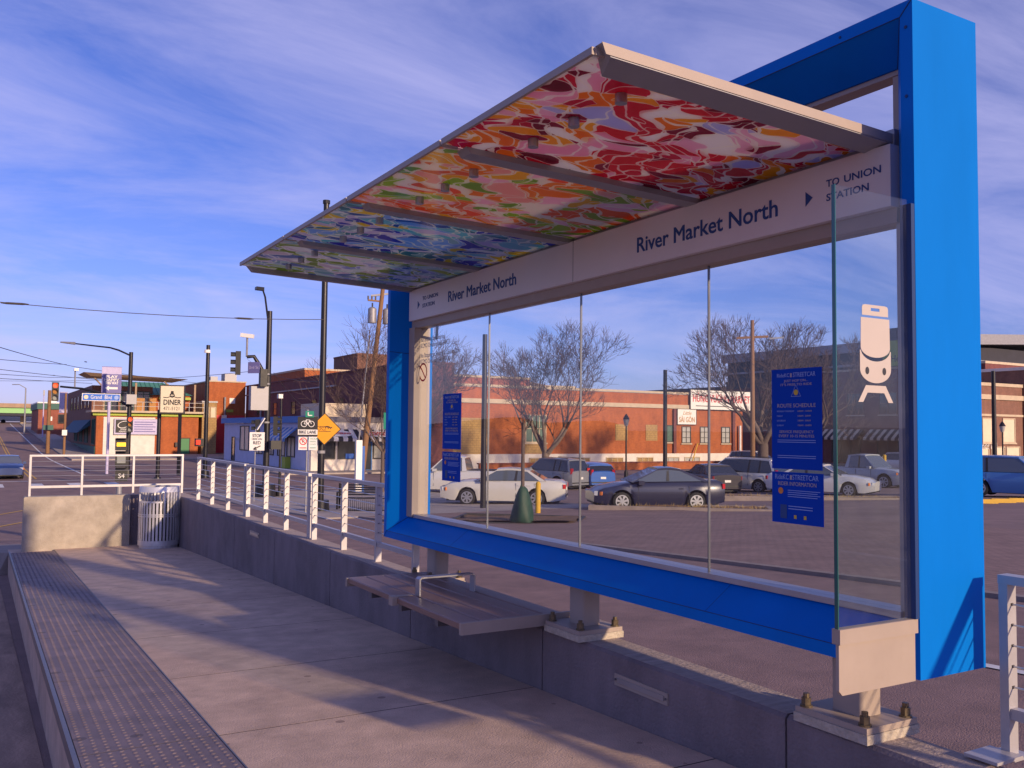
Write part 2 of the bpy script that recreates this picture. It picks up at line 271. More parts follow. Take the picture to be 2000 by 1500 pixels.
# ------------------------------------------------------------------ geometry helpers
OFF = {}
class MB:
    def __init__(s): s.v = []; s.f = []
    def quad(s, *p):
        n = len(s.v); s.v += [tuple(q) for q in p]; s.f.append(tuple(range(n, n+len(p)))); return s
    def hexa(s, b, t):
        n = len(s.v); s.v += [tuple(q) for q in b]+[tuple(q) for q in t]
        s.f += [(n+3, n+2, n+1, n), (n+4, n+5, n+6, n+7), (n, n+1, n+5, n+4), (n+1, n+2, n+6, n+5), (n+2, n+3, n+7, n+6), (n+3, n, n+4, n+7)]; return s
    def box(s, x0, x1, y0, y1, z0, z1):
        return s.hexa([(x0, y0, z0), (x1, y0, z0), (x1, y1, z0), (x0, y1, z0)], [(x0, y0, z1), (x1, y0, z1), (x1, y1, z1), (x0, y1, z1)])
    def obox(s, c, ax, ay, az, hx, hy, hz):
        c = Vector(c); ax, ay, az = Vector(ax)*hx, Vector(ay)*hy, Vector(az)*hz
        return s.hexa([c-ax-ay-az, c+ax-ay-az, c+ax+ay-az, c-ax+ay-az], [c-ax-ay+az, c+ax-ay+az, c+ax+ay+az, c-ax+ay+az])
    def tube(s, pts, rad, n=8, cap=True):
        pts = [Vector(p) for p in pts]; rad = rad if isinstance(rad, (list, tuple)) else [rad]*len(pts)
        b = len(s.v); up = Vector((0, 0, 1))
        d0 = (pts[1]-pts[0]).normalized(); a = d0.cross(up if abs(d0.z) < .95 else Vector((1, 0, 0))).normalized()
        for i, p in enumerate(pts):
            d = (pts[min(i+1, len(pts)-1)]-pts[max(i-1, 0)]).normalized()
            a = (a-d*a.dot(d)).normalized(); c = d.cross(a)
            for k in range(n):
                t = 2*math.pi*k/n; s.v.append(tuple(p+(a*math.cos(t)+c*math.sin(t))*rad[i]))
        for i in range(len(pts)-1):
            for k in range(n):
                s.f.append((b+i*n+k, b+i*n+(k+1) % n, b+(i+1)*n+(k+1) % n, b+(i+1)*n+k))
        if cap:
            s.f.append(tuple(b+k for k in reversed(range(n)))); e = b+(len(pts)-1)*n; s.f.append(tuple(e+k for k in range(n)))
        return s
    def disc(s, c, ax, ay, r, n=20, ry=None):
        c, ax, ay = Vector(c), Vector(ax), Vector(ay); b = len(s.v); ry = ry or r
        s.v += [tuple(c+ax*r*math.cos(2*math.pi*k/n)+ay*ry*math.sin(2*math.pi*k/n)) for k in range(n)]; s.f.append(tuple(range(b, b+n))); return s
    def ring(s, c, ax, ay, r0, r1, n=28):
        c, ax, ay = Vector(c), Vector(ax), Vector(ay); b = len(s.v)
        for k in range(n):
            d = ax*math.cos(2*math.pi*k/n)+ay*math.sin(2*math.pi*k/n); s.v += [tuple(c+d*r0), tuple(c+d*r1)]
        for k in range(n):
            j = (k+1) % n; s.f.append((b+2*k, b+2*k+1, b+2*j+1, b+2*j))
        return s
    def prism(s, poly, o, ax, ay, n, h):
        """2D polygon on axes ax, ay from o, pushed h along n"""
        o, ax, ay, n = Vector(o), Vector(ax), Vector(ay), Vector(n); b = len(s.v); k = len(poly)
        base = [o+ax*p[0]+ay*p[1] for p in poly]
        s.v += [tuple(p) for p in base]+[tuple(p+n*h) for p in base]
        s.f.append(tuple(range(b, b+k))); s.f.append(tuple(range(b+2*k-1, b+k-1, -1)))
        for i in range(k):
            j = (i+1) % k; s.f.append((b+j, b+i, b+k+i, b+k+j))
        return s
    def build(s, name, m, parent=None, smooth=None, local=False, kind=None):
        me = bpy.data.meshes.new(name); v = s.v
        if parent is not None and not local:
            o = OFF.get(parent.name, (0, 0, 0)); v = [(a-o[0], b-o[1], c-o[2]) for a, b, c in v]
        me.from_pydata(v, [], s.f); me.update()
        import bmesh
        bm = bmesh.new(); bm.from_mesh(me); bmesh.ops.recalc_face_normals(bm, faces=bm.faces); bm.to_mesh(me); bm.free()
        if smooth is not None:
            me.polygons.foreach_set('use_smooth', [True]*len(me.polygons)); me.set_sharp_from_angle(angle=R(smooth))
        me.materials.append(MATS[m]); ob = bpy.data.objects.new(name, me); COL.objects.link(ob)
        if parent is not None:
            ob.parent = parent; OFF[ob.name] = OFF.get(parent.name, (0, 0, 0))
        if kind: ob['kind'] = kind
        return ob
def thing(name, label, cat, loc=(0, 0, 0), rz=0, group=None):
    o = bpy.data.objects.new(name, None); COL.objects.link(o); o.empty_display_size = .2
    o.location = loc; o.rotation_euler = (0, 0, rz); OFF[o.name] = tuple(loc)
    o['label'] = label; o['category'] = cat
    if group: o['group'] = group
    return o
def tag(o, label, cat, group=None):
    o['label'] = label; o['category'] = cat
    if group: o['group'] = group
    return o
TH = -.0095   # the platform runs half a degree off the shelter's line
def spin(o):
    c, s_ = math.cos(TH), math.sin(TH); px_, py_ = 2.9, 4.3; x, y = o.location.x-px_, o.location.y-py_
    o.location.x, o.location.y = px_+c*x-s_*y, py_+s_*x+c*y; o.rotation_euler.z += TH; return o
def struct(o): o['kind'] = 'structure'; return o
def bake_local(o):
    """world-built mesh of a thing that is one mesh: move the origin to its base"""
    me = o.data; xs = [v.co for v in me.vertices]; mn = Vector((min(v.x for v in xs), min(v.y for v in xs), min(v.z for v in xs))); mxv = Vector((max(v.x for v in xs), max(v.y for v in xs), 0))
    c = Vector(((mn.x+mxv.x)/2, (mn.y+mxv.y)/2, mn.z)); me.transform(Matrix.Translation(-c)); o.location = c; return o
def box(name, m, parent, *a, local=False): return MB().box(*a).build(name, m, parent, local=local)
def text(s, size, m, parent, o, xd, up, align='CENTER', ext=.001, name='lettering', local=False, sx=1, space=1, shear=0, bold=0, bev=0):
    cu = bpy.data.curves.new('t', 'FONT'); cu.body = s; cu.size = size; cu.align_x = align; cu.align_y = 'CENTER'; cu.extrude = ext; cu.space_character = space; cu.shear = shear; cu.resolution_u = 3; cu.offset = bold; cu.bevel_depth = bev; cu.bevel_resolution = 0
    ob = bpy.data.objects.new('t', cu); COL.objects.link(ob)
    dg = bpy.context.evaluated_depsgraph_get(); me = bpy.data.meshes.new_from_object(ob.evaluated_get(dg))
    bpy.data.objects.remove(ob); bpy.data.curves.remove(cu)
    xd, up = Vector(xd).normalized(), Vector(up).normalized(); nn = xd.cross(up); o = Vector(o)
    if parent is not None and not local: o = o-Vector(OFF.get(parent.name, (0, 0, 0)))
    xs = xd*sx
    me.transform(Matrix(((xs.x, up.x, nn.x, o.x), (xs.y, up.y, nn.y, o.y), (xs.z, up.z, nn.z, o.z), (0, 0, 0, 1))))
    me.name = name; me.materials.clear(); me.materials.append(MATS[m]); b = bpy.data.objects.new(name, me); COL.objects.link(b)
    if parent is not None: b.parent = parent; OFF[b.name] = OFF.get(parent.name, (0, 0, 0))
    return b
def copy_tree(o, parent=None):
    c = o.copy(); COL.objects.link(c); c.parent = parent
    for ch in list(o.children): copy_tree(ch, c)
    return c
def G(y):
    """height of the ground: falls gently to the crossing, rises again up the boulevard"""
    if y <= 24: return -1.64-.041*y
    if y <= 60: t = y-24; return -2.624-.041*t+.041*t*t/72
    if y <= 95: return -3.362
    if y <= 125: t = y-95; return -3.362+.034*t*t/60
    if y <= 230: return -2.852+.034*(y-125)
    return .718
def ray(px, py): return CF+CR*((px-1000)/FPX)+CU*((750-py)/FPX)
def gp(px, py):
    d = ray(px, py); t = 1.
    while t < 900 and d.z*t > G(d.y*t): t *= 1.004
    return d*t
def at(px, py, dep): return ray(px, py)*dep
def gx(px, dep):
    """point on the ground below image column px at this depth"""
    p = at(px, 850, dep); return Vector((p.x, p.y, G(p.y)))
X, Y, Z = (1, 0, 0), (0, 1, 0), (0, 0, 1)
NX, NY = (-1, 0, 0), (0, -1, 0)
# ================================================================== SETTING: ground, road, platform
def sheet(name, m, x0, x1, y0, y1, dz, step=3.0, parent=None):
    n = max(1, int(math.ceil((y1-y0)/step))); b = MB(); ys = [y0+(y1-y0)*i/n for i in range(n+1)]
    b.v = [(x, y, G(y)+dz) for y in ys for x in (x0, x1)]; b.f = [(2*i, 2*i+1, 2*i+3, 2*i+2) for i in range(n)]
    return b.build(name, m, parent)
def slab(name, m, x0, x1, y0, y1, h, step=4.0, parent=None):
    """raised pavement with kerb faces"""
    n = max(1, int(math.ceil((y1-y0)/step))); b = MB(); ys = [y0+(y1-y0)*i/n for i in range(n+1)]
    for y in ys:
        g = G(y); b.v += [(x0, y, g-.1), (x0, y, g+h), (x1, y, g+h), (x1, y, g-.1)]
    for i in range(n):
        a = 4*i; b.f += [(a, a+1, a+5, a+4), (a+1, a+2, a+6, a+5), (a+2, a+3, a+7, a+6)]
    b.f += [(0, 1, 2, 3), (4*n+3, 4*n+2, 4*n+1, 4*n)]
    return b.build(name, m, parent)
gb = MB(); ysg = [-60+3*i for i in range(110)]+[280, 340, 450, 700, 1100, 1800, 3000]
xsg = [-1800, -400, -60, 0, 60, 200, 500, 2500]
gb.v = [(x, y, G(y)) for y in ysg for x in xsg]; nx = len(xsg)
gb.f = [(i*nx+j, i*nx+j+1, (i+1)*nx+j+1, (i+1)*nx+j) for i in range(len(ysg)-1) for j in range(nx-1)]
struct(gb.build('ground', 'asphalt'))
struct(sheet('track_lane', 'track_concrete', -3.4, .40, -30, 46, .004))
lot = struct(sheet('parking_lot_surface', 'asphalt_lot', 20.6, 88, 4, 66, .005))
plaza = struct(slab('brick_pavement', 'paver', 10.62, 20.4, -30, 27, .05))
struct(slab('kerb_of_brick_pavement', 'kerb', 10.45, 10.615, -30, 27, .055))
struct(slab('corner_pavement', 'sidewalk', 9.4, 20.4, 27.01, 47, .05))
struct(slab('store_pavement', 'sidewalk', 19.6, 74, 66.3, 69.99, .12))
struct(slab('store_side_pavement', 'sidewalk', 20.4, 22.75, 70, 100, .12))
struct(slab('market_forecourt', 'sidewalk', 8.6, 60, 101, 112.6, .13))
struct(slab('boulevard_pavement', 'sidewalk', 8.6, 11.9, 112.7, 225, .13))
struct(slab('far_right_pavement', 'sidewalk', 62, 110, 45.2, 49.5, .12))
# painted markings on the road
def mark(x0, x1, y0, y1, m='white_paint', nm='road_marking', dz=.009): return struct(sheet(nm, m, x0, x1, y0, y1, dz))
mark(6.75, 6.92, 70, 226); mark(3.25, 3.37, 66, 226, 'yellow_paint'); mark(3.53, 3.65, 66, 226, 'yellow_paint')
for k in range(8): mark(-7.2+2.02*k, -6.5+2.02*k, 57.2, 60.6, nm='crosswalk_bar')
mark(-9, 3.0, 63.2, 63.6, nm='stop_line')
for k in range(7): mark(.1, .22, 72+11*k, 75+11*k)
mark(-9, .2, 44.0, 44.15); mark(-9, .4, 35, 35.12, 'white_paint')
mark(6.93, 7.05, -12, 4.6)
mark(9.0, 9.12, 44.9, 46.5); mark(8.8, 18, 49.0, 49.3); mark(8.8, 18, 52.4, 52.7)
for k in range(5): mark(22.5+3.2*k, 22.62+3.2*k, 38, 43, nm='parking_bay_line')
for (xa, ya, xb, yb) in ((-3.3, 25, 1.67, 38.2), (-3.3, 19.4, 1.37, 31.4)):
    m_ = MB(); n_ = 6
    for i in range(n_+1):
        t_ = i/n_; yy = ya+(yb-ya)*t_; xx = xa+(xb-xa)*t_; m_.v += [(xx, yy, G(yy)+.010), (xx+.13, yy, G(yy)+.010)]
    m_.f = [(2*i, 2*i+1, 2*i+3, 2*i+2) for i in range(n_)]; struct(m_.build('road_marking', 'yellow_paint'))
# kerbed planting islands of the car park
def island(x0, x1, y0, y1, rz, name, lab):
    cx, cy = (x0+x1)/2, (y0+y1)/2; o = thing(name, lab, 'planting bed', (cx, cy, G(cy)), rz)
    hx, hy = (x1-x0)/2, (y1-y0)/2; t = .16
    for (a, b_, c, d) in ((-hx, hx, -hy, -hy+t), (-hx, hx, hy-t, hy), (-hx, -hx+t, -hy+t, hy-t), (hx-t, hx, -hy+t, hy-t)):
        MB().box(a, b_, c, d, -.2, .16).build('kerb_stone', 'kerb', o, local=True)
    rr = random.Random(5); b = MB(); n = 14
    for i in range(n+1):
        for j in range(5): b.v.append((-hx+t+(2*hx-2*t)*i/n, -hy+t+(2*hy-2*t)*j/4, .08+rr.random()*.09))
    b.f = [(i*5+j, i*5+j+1, (i+1)*5+j+1, (i+1)*5+j) for i in range(n) for j in range(4)]
    b.build('mulch', 'mulch', o, local=True)
    g = MB()
    for k in range(420):
        x = rr.uniform(-hx+t, hx-t); y = rr.uniform(-hy+t, hy-t); h = rr.uniform(.05, .2); a = rr.random()*6.3; dx, dy = .012*math.cos(a), .012*math.sin(a); lx, ly = rr.uniform(-.12, .12), rr.uniform(-.12, .12)
        g.quad((x-dx, y-dy, .1), (x+dx, y+dy, .1), (x+lx, y+ly, .1+h))
    g.build('dry_stalks', 'dry_grass', o, local=True, kind='stuff')
    return o
island(17.8, 23.9, 23.2, 24.7, R(-41), 'planting_island', 'kerbed mulch island with dry stalks in front of the dark coupe')
island(24.5, 36.5, 25.9, 27.0, R(-33), 'planting_island', 'long low kerbed island in front of the white sedan that faces right')
# ---- platform: sloping body, paving slabs, tactile tiles
def P(y): return -1.28-.041*y
b = MB(); b.hexa([(.43, -6, G(-6)-.2), (2.835, -6, G(-6)-.2), (2.835, 16.9, G(16.9)-.2), (.43, 16.9, G(16.9)-.2)], [(.43, -6, P(-6)-.02), (2.835, -6, P(-6)-.02), (2.835, 16.9, P(16.9)-.02), (.43, 16.9, P(16.9)-.02)])
plat = struct(b.build('platform', 'platform_concrete'))
js = [-6, -4.5, -3, -1.5, 0, 1.5, 3.0, 4.5, 5.85, 7.35, 8.95, 10.6, 12.3, 14.1, 16.85]
for a, c in zip(js, js[1:]):
    e = .005; q = .0005
    x0, x1, y0, y1 = 1.062, 2.826, a+e, c-e
    mb = MB(); mb.v = [(x0, y0, P(y0)-.03), (x1, y0, P(y0)-.03), (x1, y1, P(y1)-.03), (x0, y1, P(y1)-.03)]+[(x0, y0, P(y0)-.0003), (x1, y0, P(y0)-.0003), (x1, y1, P(y1)-.0003), (x0, y1, P(y1)-.0003)]+[(x0+q, y0+q, P(y0+q)), (x1-q, y0+q, P(y0+q)), (x1-q, y1-q, P(y1-q)), (x0+q, y1-q, P(y1-q))]
    mb.f = [(0, 1, 5, 4), (1, 2, 6, 5), (2, 3, 7, 6), (3, 0, 4, 7), (4, 5, 9, 8), (5, 6, 10, 9), (6, 7, 11, 10), (7, 4, 8, 11), (8, 9, 10, 11)]
    mb.build('paving_slab', 'platform_concrete', plat)
    MB().hexa([(x0, c-.0052, P(c)-.03), (x1, c-.0052, P(c)-.03), (x1, c+.0052, P(c)-.03), (x0, c+.0052, P(c)-.03)], [(x0, c-.0052, P(c)-.0006), (x1, c-.0052, P(c)-.0006), (x1, c+.0052, P(c)-.0006), (x0, c+.0052, P(c)-.0006)]).build('joint_filler', 'joint_dark', plat)
TL = 1.63
tp = MB(); tp.hexa([(.452, .004, -.03), (1.052, .004, -.03), (1.052, TL-.004, -.03-.041*TL), (.452, TL-.004, -.03-.041*TL)], [(.452, .004, .0), (1.052, .004, .0), (1.052, TL-.004, -.041*TL), (.452, TL-.004, -.041*TL)])
dm = MB()
for i in range(12):
    for j in range(32):
        cx, cy = .478+i*.0499, .027+j*.0508; cz = -.041*cy; s = len(dm.v)
        for rr_, hh in ((.0125, 0), (.0075, .0036)):
            dm.v += [(cx+rr_*math.cos(1.0472*k), cy+rr_*math.sin(1.0472*k), cz+hh) for k in range(6)]
        dm.f += [(s+k, s+(k+1) % 6, s+6+(k+1) % 6, s+6+k) for k in range(6)]+[tuple(s+6+k for k in range(6))]
t0 = tp.build('tactile_tile', 'tactile', plat, local=True); d0 = dm.build('domes', 'tactile', t0, local=True, kind='stuff')
ty = 4.51-TL*6
tiles = [t0]
for k in range(13):
    y = ty+k*TL
    if y+TL > 16.3: break
    o = t0 if k == 0 else copy_tree(t0, plat)
    o.location = (0, y, P(y))
    MB().hexa([(.452, y-.0042, P(y)-.03), (1.052, y-.0042, P(y)-.03), (1.052, y+.0042, P(y)-.03), (.452, y+.0042, P(y)-.03)], [(.452, y-.0042, P(y)-.0006), (1.052, y-.0042, P(y)-.0006), (1.052, y+.0042, P(y)-.0006), (.452, y+.0042, P(y)-.0006)]).build('joint_filler', 'joint_dark', plat)
MB().hexa([(.425, -6, P(-6)-.06), (.447, -6, P(-6)-.06), (.447, 16.2, P(16.2)-.06), (.425, 16.2, P(16.2)-.06)], [(.425, -6, P(-6)+.003), (.447, -6, P(-6)+.003), (.447, 16.2, P(16.2)+.003), (.425, 16.2, P(16.2)+.003)]).build('edge_strip', 'steel_edge', plat)
MB().hexa([(1.0535, -6, P(-6)-.05), (1.0605, -6, P(-6)-.05), (1.0605, 16.2, P(16.2)-.05), (1.0535, 16.2, P(16.2)-.05)], [(1.0535, -6, P(-6)+.003), (1.0605, -6, P(-6)+.003), (1.0605, 16.2, P(16.2)+.003), (1.0535, 16.2, P(16.2)+.003)]).build('edge_strip', 'steel_edge', plat)
# sloping apron beyond the platform's far end
ap = MB()
for i in range(9):
    t = i/8; y = 16.3+5*t; xl = .43-1.15*math.sin(t*1.3)
    ap.v += [(xl-.16, y, G(y)-.05), (xl, y, P(y)-.03-.22*t), (3.06, y, P(y)-.03-.22*t)]
for i in range(8): a = 3*i; ap.f += [(a, a+1, a+4, a+3), (a+1, a+2, a+5, a+4)]
ap.v.append((ap.v[1][0], ap.v[1][1], G(16.3)-.05)); ap.f.append((0, 1, len(ap.v)-1))
spin(struct(ap.build('apron', 'kerb'))); spin(plat)
# ---- low wall along the platform
WT = -1.11
wall = thing('platform_wall', 'low grey concrete wall along the platform, carrying the shelter and railings', 'wall', (2.945, 5, G(5)))
wj = [-4.7, -2.9, -1.05, .78, 2.60, 4.42, 6.27, 8.1, 9.95, 11.8, 13.6, 15.2, 16.35]
for a, c in zip(wj, wj[1:]):
    z0 = G(c)-.1; ch = .014
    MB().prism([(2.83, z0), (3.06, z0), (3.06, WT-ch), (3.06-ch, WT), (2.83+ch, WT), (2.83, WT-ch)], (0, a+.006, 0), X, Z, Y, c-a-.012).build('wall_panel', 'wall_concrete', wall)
    MB().box(2.846, 3.044, a+.008, c-.008, WT-.002, WT+.0012).build('sunlit_top_skin', 'wall_top_sunlit', wall)  # thin skin added on each panel; its paler colour stands in for sun
MB().box(2.85, 3.04, -4.6, 16.3, G(16)-.05, WT-.03).build('joint_filler', 'joint_dark', wall)
for yc in (3.52, 10.8):
    lf = MB().box(2.822, 2.832, yc-.205, yc+.205, -1.262, -1.205).build('wall_light', 'white_metal', wall)
    MB().box(2.818, 2.8225, yc-.18, yc+.18, -1.245, -1.222).build('lens', 'alu', lf)
    for s in (-1, 1): MB().tube([(2.815, yc+s*.193, -1.233), (2.8225, yc+s*.193, -1.233)], .006, 8).build('screw', 'steel_edge', lf)
ew = thing('end_wall', 'sunlit tan concrete end wall closing the far end of the platform', 'wall', (1.5, 16.4, G(16.4)))
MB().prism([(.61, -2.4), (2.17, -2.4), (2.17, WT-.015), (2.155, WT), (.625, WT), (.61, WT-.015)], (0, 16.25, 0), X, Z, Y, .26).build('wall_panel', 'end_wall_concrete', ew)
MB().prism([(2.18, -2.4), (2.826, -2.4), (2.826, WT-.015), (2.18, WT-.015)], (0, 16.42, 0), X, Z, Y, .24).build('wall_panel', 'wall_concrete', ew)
b = MB(); b.tube([(2.34, 16.41, -1.13), (2.34, 16.36, -1.13), (2.34, 16.36, -1.25), (2.34, 16.41, -1.25)], .009, 6); b.build('hook', 'white_metal', ew)
b = MB(); b.tube([(2.46, 16.41, -1.13), (2.46, 16.36, -1.13), (2.46, 16.36, -1.25), (2.46, 16.41, -1.25)], .009, 6); b.build('hook', 'white_metal', ew)
spin(wall); spin(ew)
# ---- railings
RT = -.455
def railing(label, ax, p0, p1, posts, fixed, zt=RT, zb=WT, mid=True, name='railing', wide=.032):
    """ax 'y': runs along y at x=fixed; ax 'x': along x at y=fixed"""
    L = thing(name, label, 'railing', ((fixed, (p0+p1)/2, zb) if ax == 'y' else ((p0+p1)/2, fixed, zb)), group='railings of the platform')
    def bx(a0, a1, c0, c1, z0, z1): return MB().box(c0, c1, a0, a1, z0, z1) if ax == 'y' else MB().box(a0, a1, c0, c1, z0, z1)
    w_ = wide
    bx(p0-w_/2, p1+w_/2, fixed-.03, fixed+.03, zt-.022, zt+.008).build('top_rail', 'rail_steel', L)
    bx(p0, p1, fixed-.018, fixed+.018, zb+.13, zb+.168).build('bottom_rail', 'rail_steel', L)
    for q in posts:
        if fixed == 3.152: MB().box(2.98, 3.13, q-.06, q+.06, zb+.0115, zb+.022).build('wall_bracket', 'rail_steel', L)
        po = bx(q-w_/2, q+w_/2, fixed-.026, fixed+.026, zb+.002, zt-.0225).build('post', 'rail_steel', L)
        if fixed == 3.152: bx(q-.05, q+.05, fixed-.055, fixed+.055, zb+.0015, zb+.010).build('base_plate', 'rail_steel', po)
        for k in range(5):
            z_ = zb+.168+(zt-.022-zb-.168)*(k+1)/6
            m_ = MB(); m_.tube([(fixed-.029, q, z_), (fixed+.029, q, z_)] if ax == 'y' else [(q, fixed-.029, z_), (q, fixed+.029, z_)], .005, 6)
    for k in range(5):
        z_ = zb+.168+(zt-.022-zb-.168)*(k+1)/6
        MB().tube([(fixed, p0, z_), (fixed, p1, z_)] if ax == 'y' else [(p0, fixed, z_), (p1, fixed, z_)], .0035, 6).build('cable', 'cable', L)
        dots = MB()
        for q in posts:
            for s in (-1, 1):
                if ax == 'y': dots.box(fixed-.006, fixed+.006, q+s*(w_/2+.001)-.002, q+s*(w_/2+.001)+.002, z_-.0045, z_+.0045)
                else: dots.box(q+s*(w_/2+.001)-.002, q+s*(w_/2+.001)+.002, fixed-.006, fixed+.006, z_-.0045, z_+.0045)
        dots.build('cable_grommets', 'joint_dark', L, kind='stuff')
    if fixed != 3.152: spin(L)
    return L
railing('pale steel cable railing on top of the sunlit end wall behind the litter bin', 'x', .69, 3.0, [.69, 1.44, 2.22, 3.0], 16.38)
railing('pale cable railing on the low wall nearest the end wall', 'y', 11.78, 14.75, [11.78, 12.75, 13.75, 14.75], 2.955)
railing('pale cable railing on the low wall, middle one of the row beyond the shelter', 'y', 9.12, 11.66, [9.12, 9.97, 10.82, 11.66], 2.955)
railing('pale cable railing on the low wall that ends beside the shelter\'s far blue post', 'y', 6.475, 8.98, [6.475, 7.25, 8.10, 8.98], 2.955)
railing('pale cable railing cut off by the right edge of the picture, beside the shelter', 'y', -3.9, 1.895, [-3.9, -3.0, -2.05, -1.1, -.15, .92, 1.895], 3.152, zt=-.492)
# ================================================================== SHELTER
sh = thing('tram_shelter', 'blue framed streetcar shelter with glass panes, patterned roof and white River Market North sign', 'shelter', (2.95, 4.33, WT))
Y0, Y1, ZB, ZT = 1.99, 6.69, -.83, 1.545
prof = [(2.80, 0), (2.80, .05), (2.945, .165), (3.03, .165), (3.172, .05), (3.172, 0)]
def member(side):
    b = MB(); n = len(prof)
    for (x, t) in prof:
        if side == 'bottom': b.v += [(x, Y0+t, ZB+t), (x, Y1-t, ZB+t)]
        if side == 'top': b.v += [(x, Y0+t, ZT-t), (x, Y1-t, ZT-t)]
        if side == 'near': b.v += [(x, Y0+t, ZB+t), (x, Y0+t, ZT-t)]
        if side == 'far': b.v += [(x, Y1-t, ZB+t), (x, Y1-t, ZT-t)]
    b.f = [(2*i, 2*i+1, 2*((i+1) % n)+1, 2*((i+1) % n)) for i in range(n)]
    return b.build({'bottom': 'bottom_beam', 'top': 'top_beam'}.get(side, 'upright'), 'blue_paint', sh)
mem = {s: member(s) for s in ('bottom', 'top', 'near', 'far')}
# fine panel seams and rivets on the blue cladding
def seam(p, q, par, w=.0022): return MB().tube([p, q], w, 6).build('seam', 'blue_seam', par)
for yy in (3.05, 5.55): seam((2.8003, yy, ZB+.05), (2.9455, yy-.02, ZB+.165), mem['bottom'], .001); seam((2.798, yy, ZT-.05), (2.944, yy, ZT-.166), mem['top'])
seam((2.7995, Y0+.05, ZT-.05), (2.7995, Y1-.05, ZT-.05), mem['top'], .0018); seam((2.7995, Y0+.05, ZB+.05), (2.7995, Y1-.05, ZB+.05), mem['bottom'], .0016)
seam((2.7995, Y0, ZT), (2.7995, Y0+.05, ZT-.05), mem['near']); seam((2.7995, Y0+.05, ZT-.05), (2.944, Y0+.166, ZT-.166), mem['near'])
seam((2.7995, Y1, ZB), (2.7995, Y1-.05, ZB+.05), mem['far']); seam((2.7995, Y1-.05, ZB+.05), (2.944, Y1-.166, ZB+.166), mem['far'])
seam((2.80, Y1-.051, .62), (2.945, Y1-.166, .60), mem['far'])
for zz in (-.45, .1, .65, 1.2, 1.45): MB().tube([(2.797, Y0+.026, zz), (2.801, Y0+.026, zz)], .006, 8).build('rivet', 'blue_seam', mem['near'])
for yy in (2.3, 3.4, 4.5, 5.6): MB().tube([(2.797, yy, ZT-.026), (2.801, yy, ZT-.026)], .005, 8).build('rivet', 'blue_seam', mem['top'])
# white jambs and sill round the glass
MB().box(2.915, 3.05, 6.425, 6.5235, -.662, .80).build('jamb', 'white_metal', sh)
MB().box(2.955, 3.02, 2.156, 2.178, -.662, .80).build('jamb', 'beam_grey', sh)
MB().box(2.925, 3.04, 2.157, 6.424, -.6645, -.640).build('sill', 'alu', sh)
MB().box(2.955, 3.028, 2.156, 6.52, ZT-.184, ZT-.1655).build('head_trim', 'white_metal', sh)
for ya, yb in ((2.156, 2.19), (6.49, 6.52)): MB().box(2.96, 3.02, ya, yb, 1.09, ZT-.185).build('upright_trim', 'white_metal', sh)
my = [2.186, 3.21, 4.262, 5.338, 6.424]
for a, c in zip(my, my[1:]):
    MB().box(2.968, 2.978, a+.006, c-.006, -.639, .80).build('glass_pane', 'shelter_glass', sh)
for yy in my[1:4]: MB().box(2.9672, 2.979, yy-.003, yy+.003, -.639, .80).build('glazing_bar', 'steel_edge', sh)
# fascia with lettering
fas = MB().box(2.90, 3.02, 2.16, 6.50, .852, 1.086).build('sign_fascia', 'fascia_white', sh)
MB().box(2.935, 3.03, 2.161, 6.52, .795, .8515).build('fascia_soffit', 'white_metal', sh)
MB().box(2.8985, 2.8999, 4.24, 4.2425, .853, 1.085).build('seam', 'steel_edge', fas)
FX = 2.8988
def ftext(s, size, y0, y1, z, mname='letter_blue', bold=.0):
    t = text(s, size, mname, fas, (FX, (y0+y1)/2, z), NY, Z, ext=.0004, bev=bold)
    me = t.data; ys = [v.co.y for v in me.vertices]; w_ = max(ys)-min(ys); c = (max(ys)+min(ys))/2; oy = OFF[fas.name][1]; k = abs(y0-y1)/w_
    for v in me.vertices: v.co.y = (y0+y1)/2-oy+(v.co.y-c)*k
    # one object for each word
    iv = sorted((min(me.vertices[i].co.y for i in p.vertices), max(me.vertices[i].co.y for i in p.vertices), p.index) for p in me.polygons)
    groups, hi = [[]], None
    for a, b_, ix in iv:
        if hi is not None and ' ' in s and a-hi > size*.12: groups.append([])
        groups[-1].append(ix); hi = b_ if hi is None else max(hi, b_)
    if len(groups) > 1:
        vs_ = [tuple(v.co) for v in me.vertices]; fs_ = [tuple(p.vertices) for p in me.polygons]
        for g_ in groups:
            used = sorted({i for ix in g_ for i in fs_[ix]}); mpx = {i: n for n, i in enumerate(used)}
            m2 = bpy.data.meshes.new('lettering'); m2.from_pydata([vs_[i] for i in used], [], [tuple(mpx[i] for i in fs_[ix]) for ix in g_]); m2.materials.append(MATS[mname])
            ob = bpy.data.objects.new('lettering', m2); COL.objects.link(ob); ob.parent = fas
        bpy.data.objects.remove(t)
ftext('River Market North', .108, 3.66, 2.71, .957, bold=.0016)
ftext('River Market North', .108, 5.82, 4.87, .957, bold=.0016)
for (yt, ya, yb) in ((2.56, 2.455, 2.20), (6.34, 6.255, 5.99)):
    ftext('TO', .040, ya, ya+(yb-ya)*.25, 1.000, bold=.0006); ftext('UNION', .040, ya+(yb-ya)*.34, yb, 1.000, bold=.0006); ftext('STATION', .040, ya, yb+.055, .944, bold=.0006)
    MB().prism([(0, .03), (.036, 0), (0, -.03)], (FX, yt, .962), NY, Z, NX, .001).build('arrow', 'letter_blue', fas)
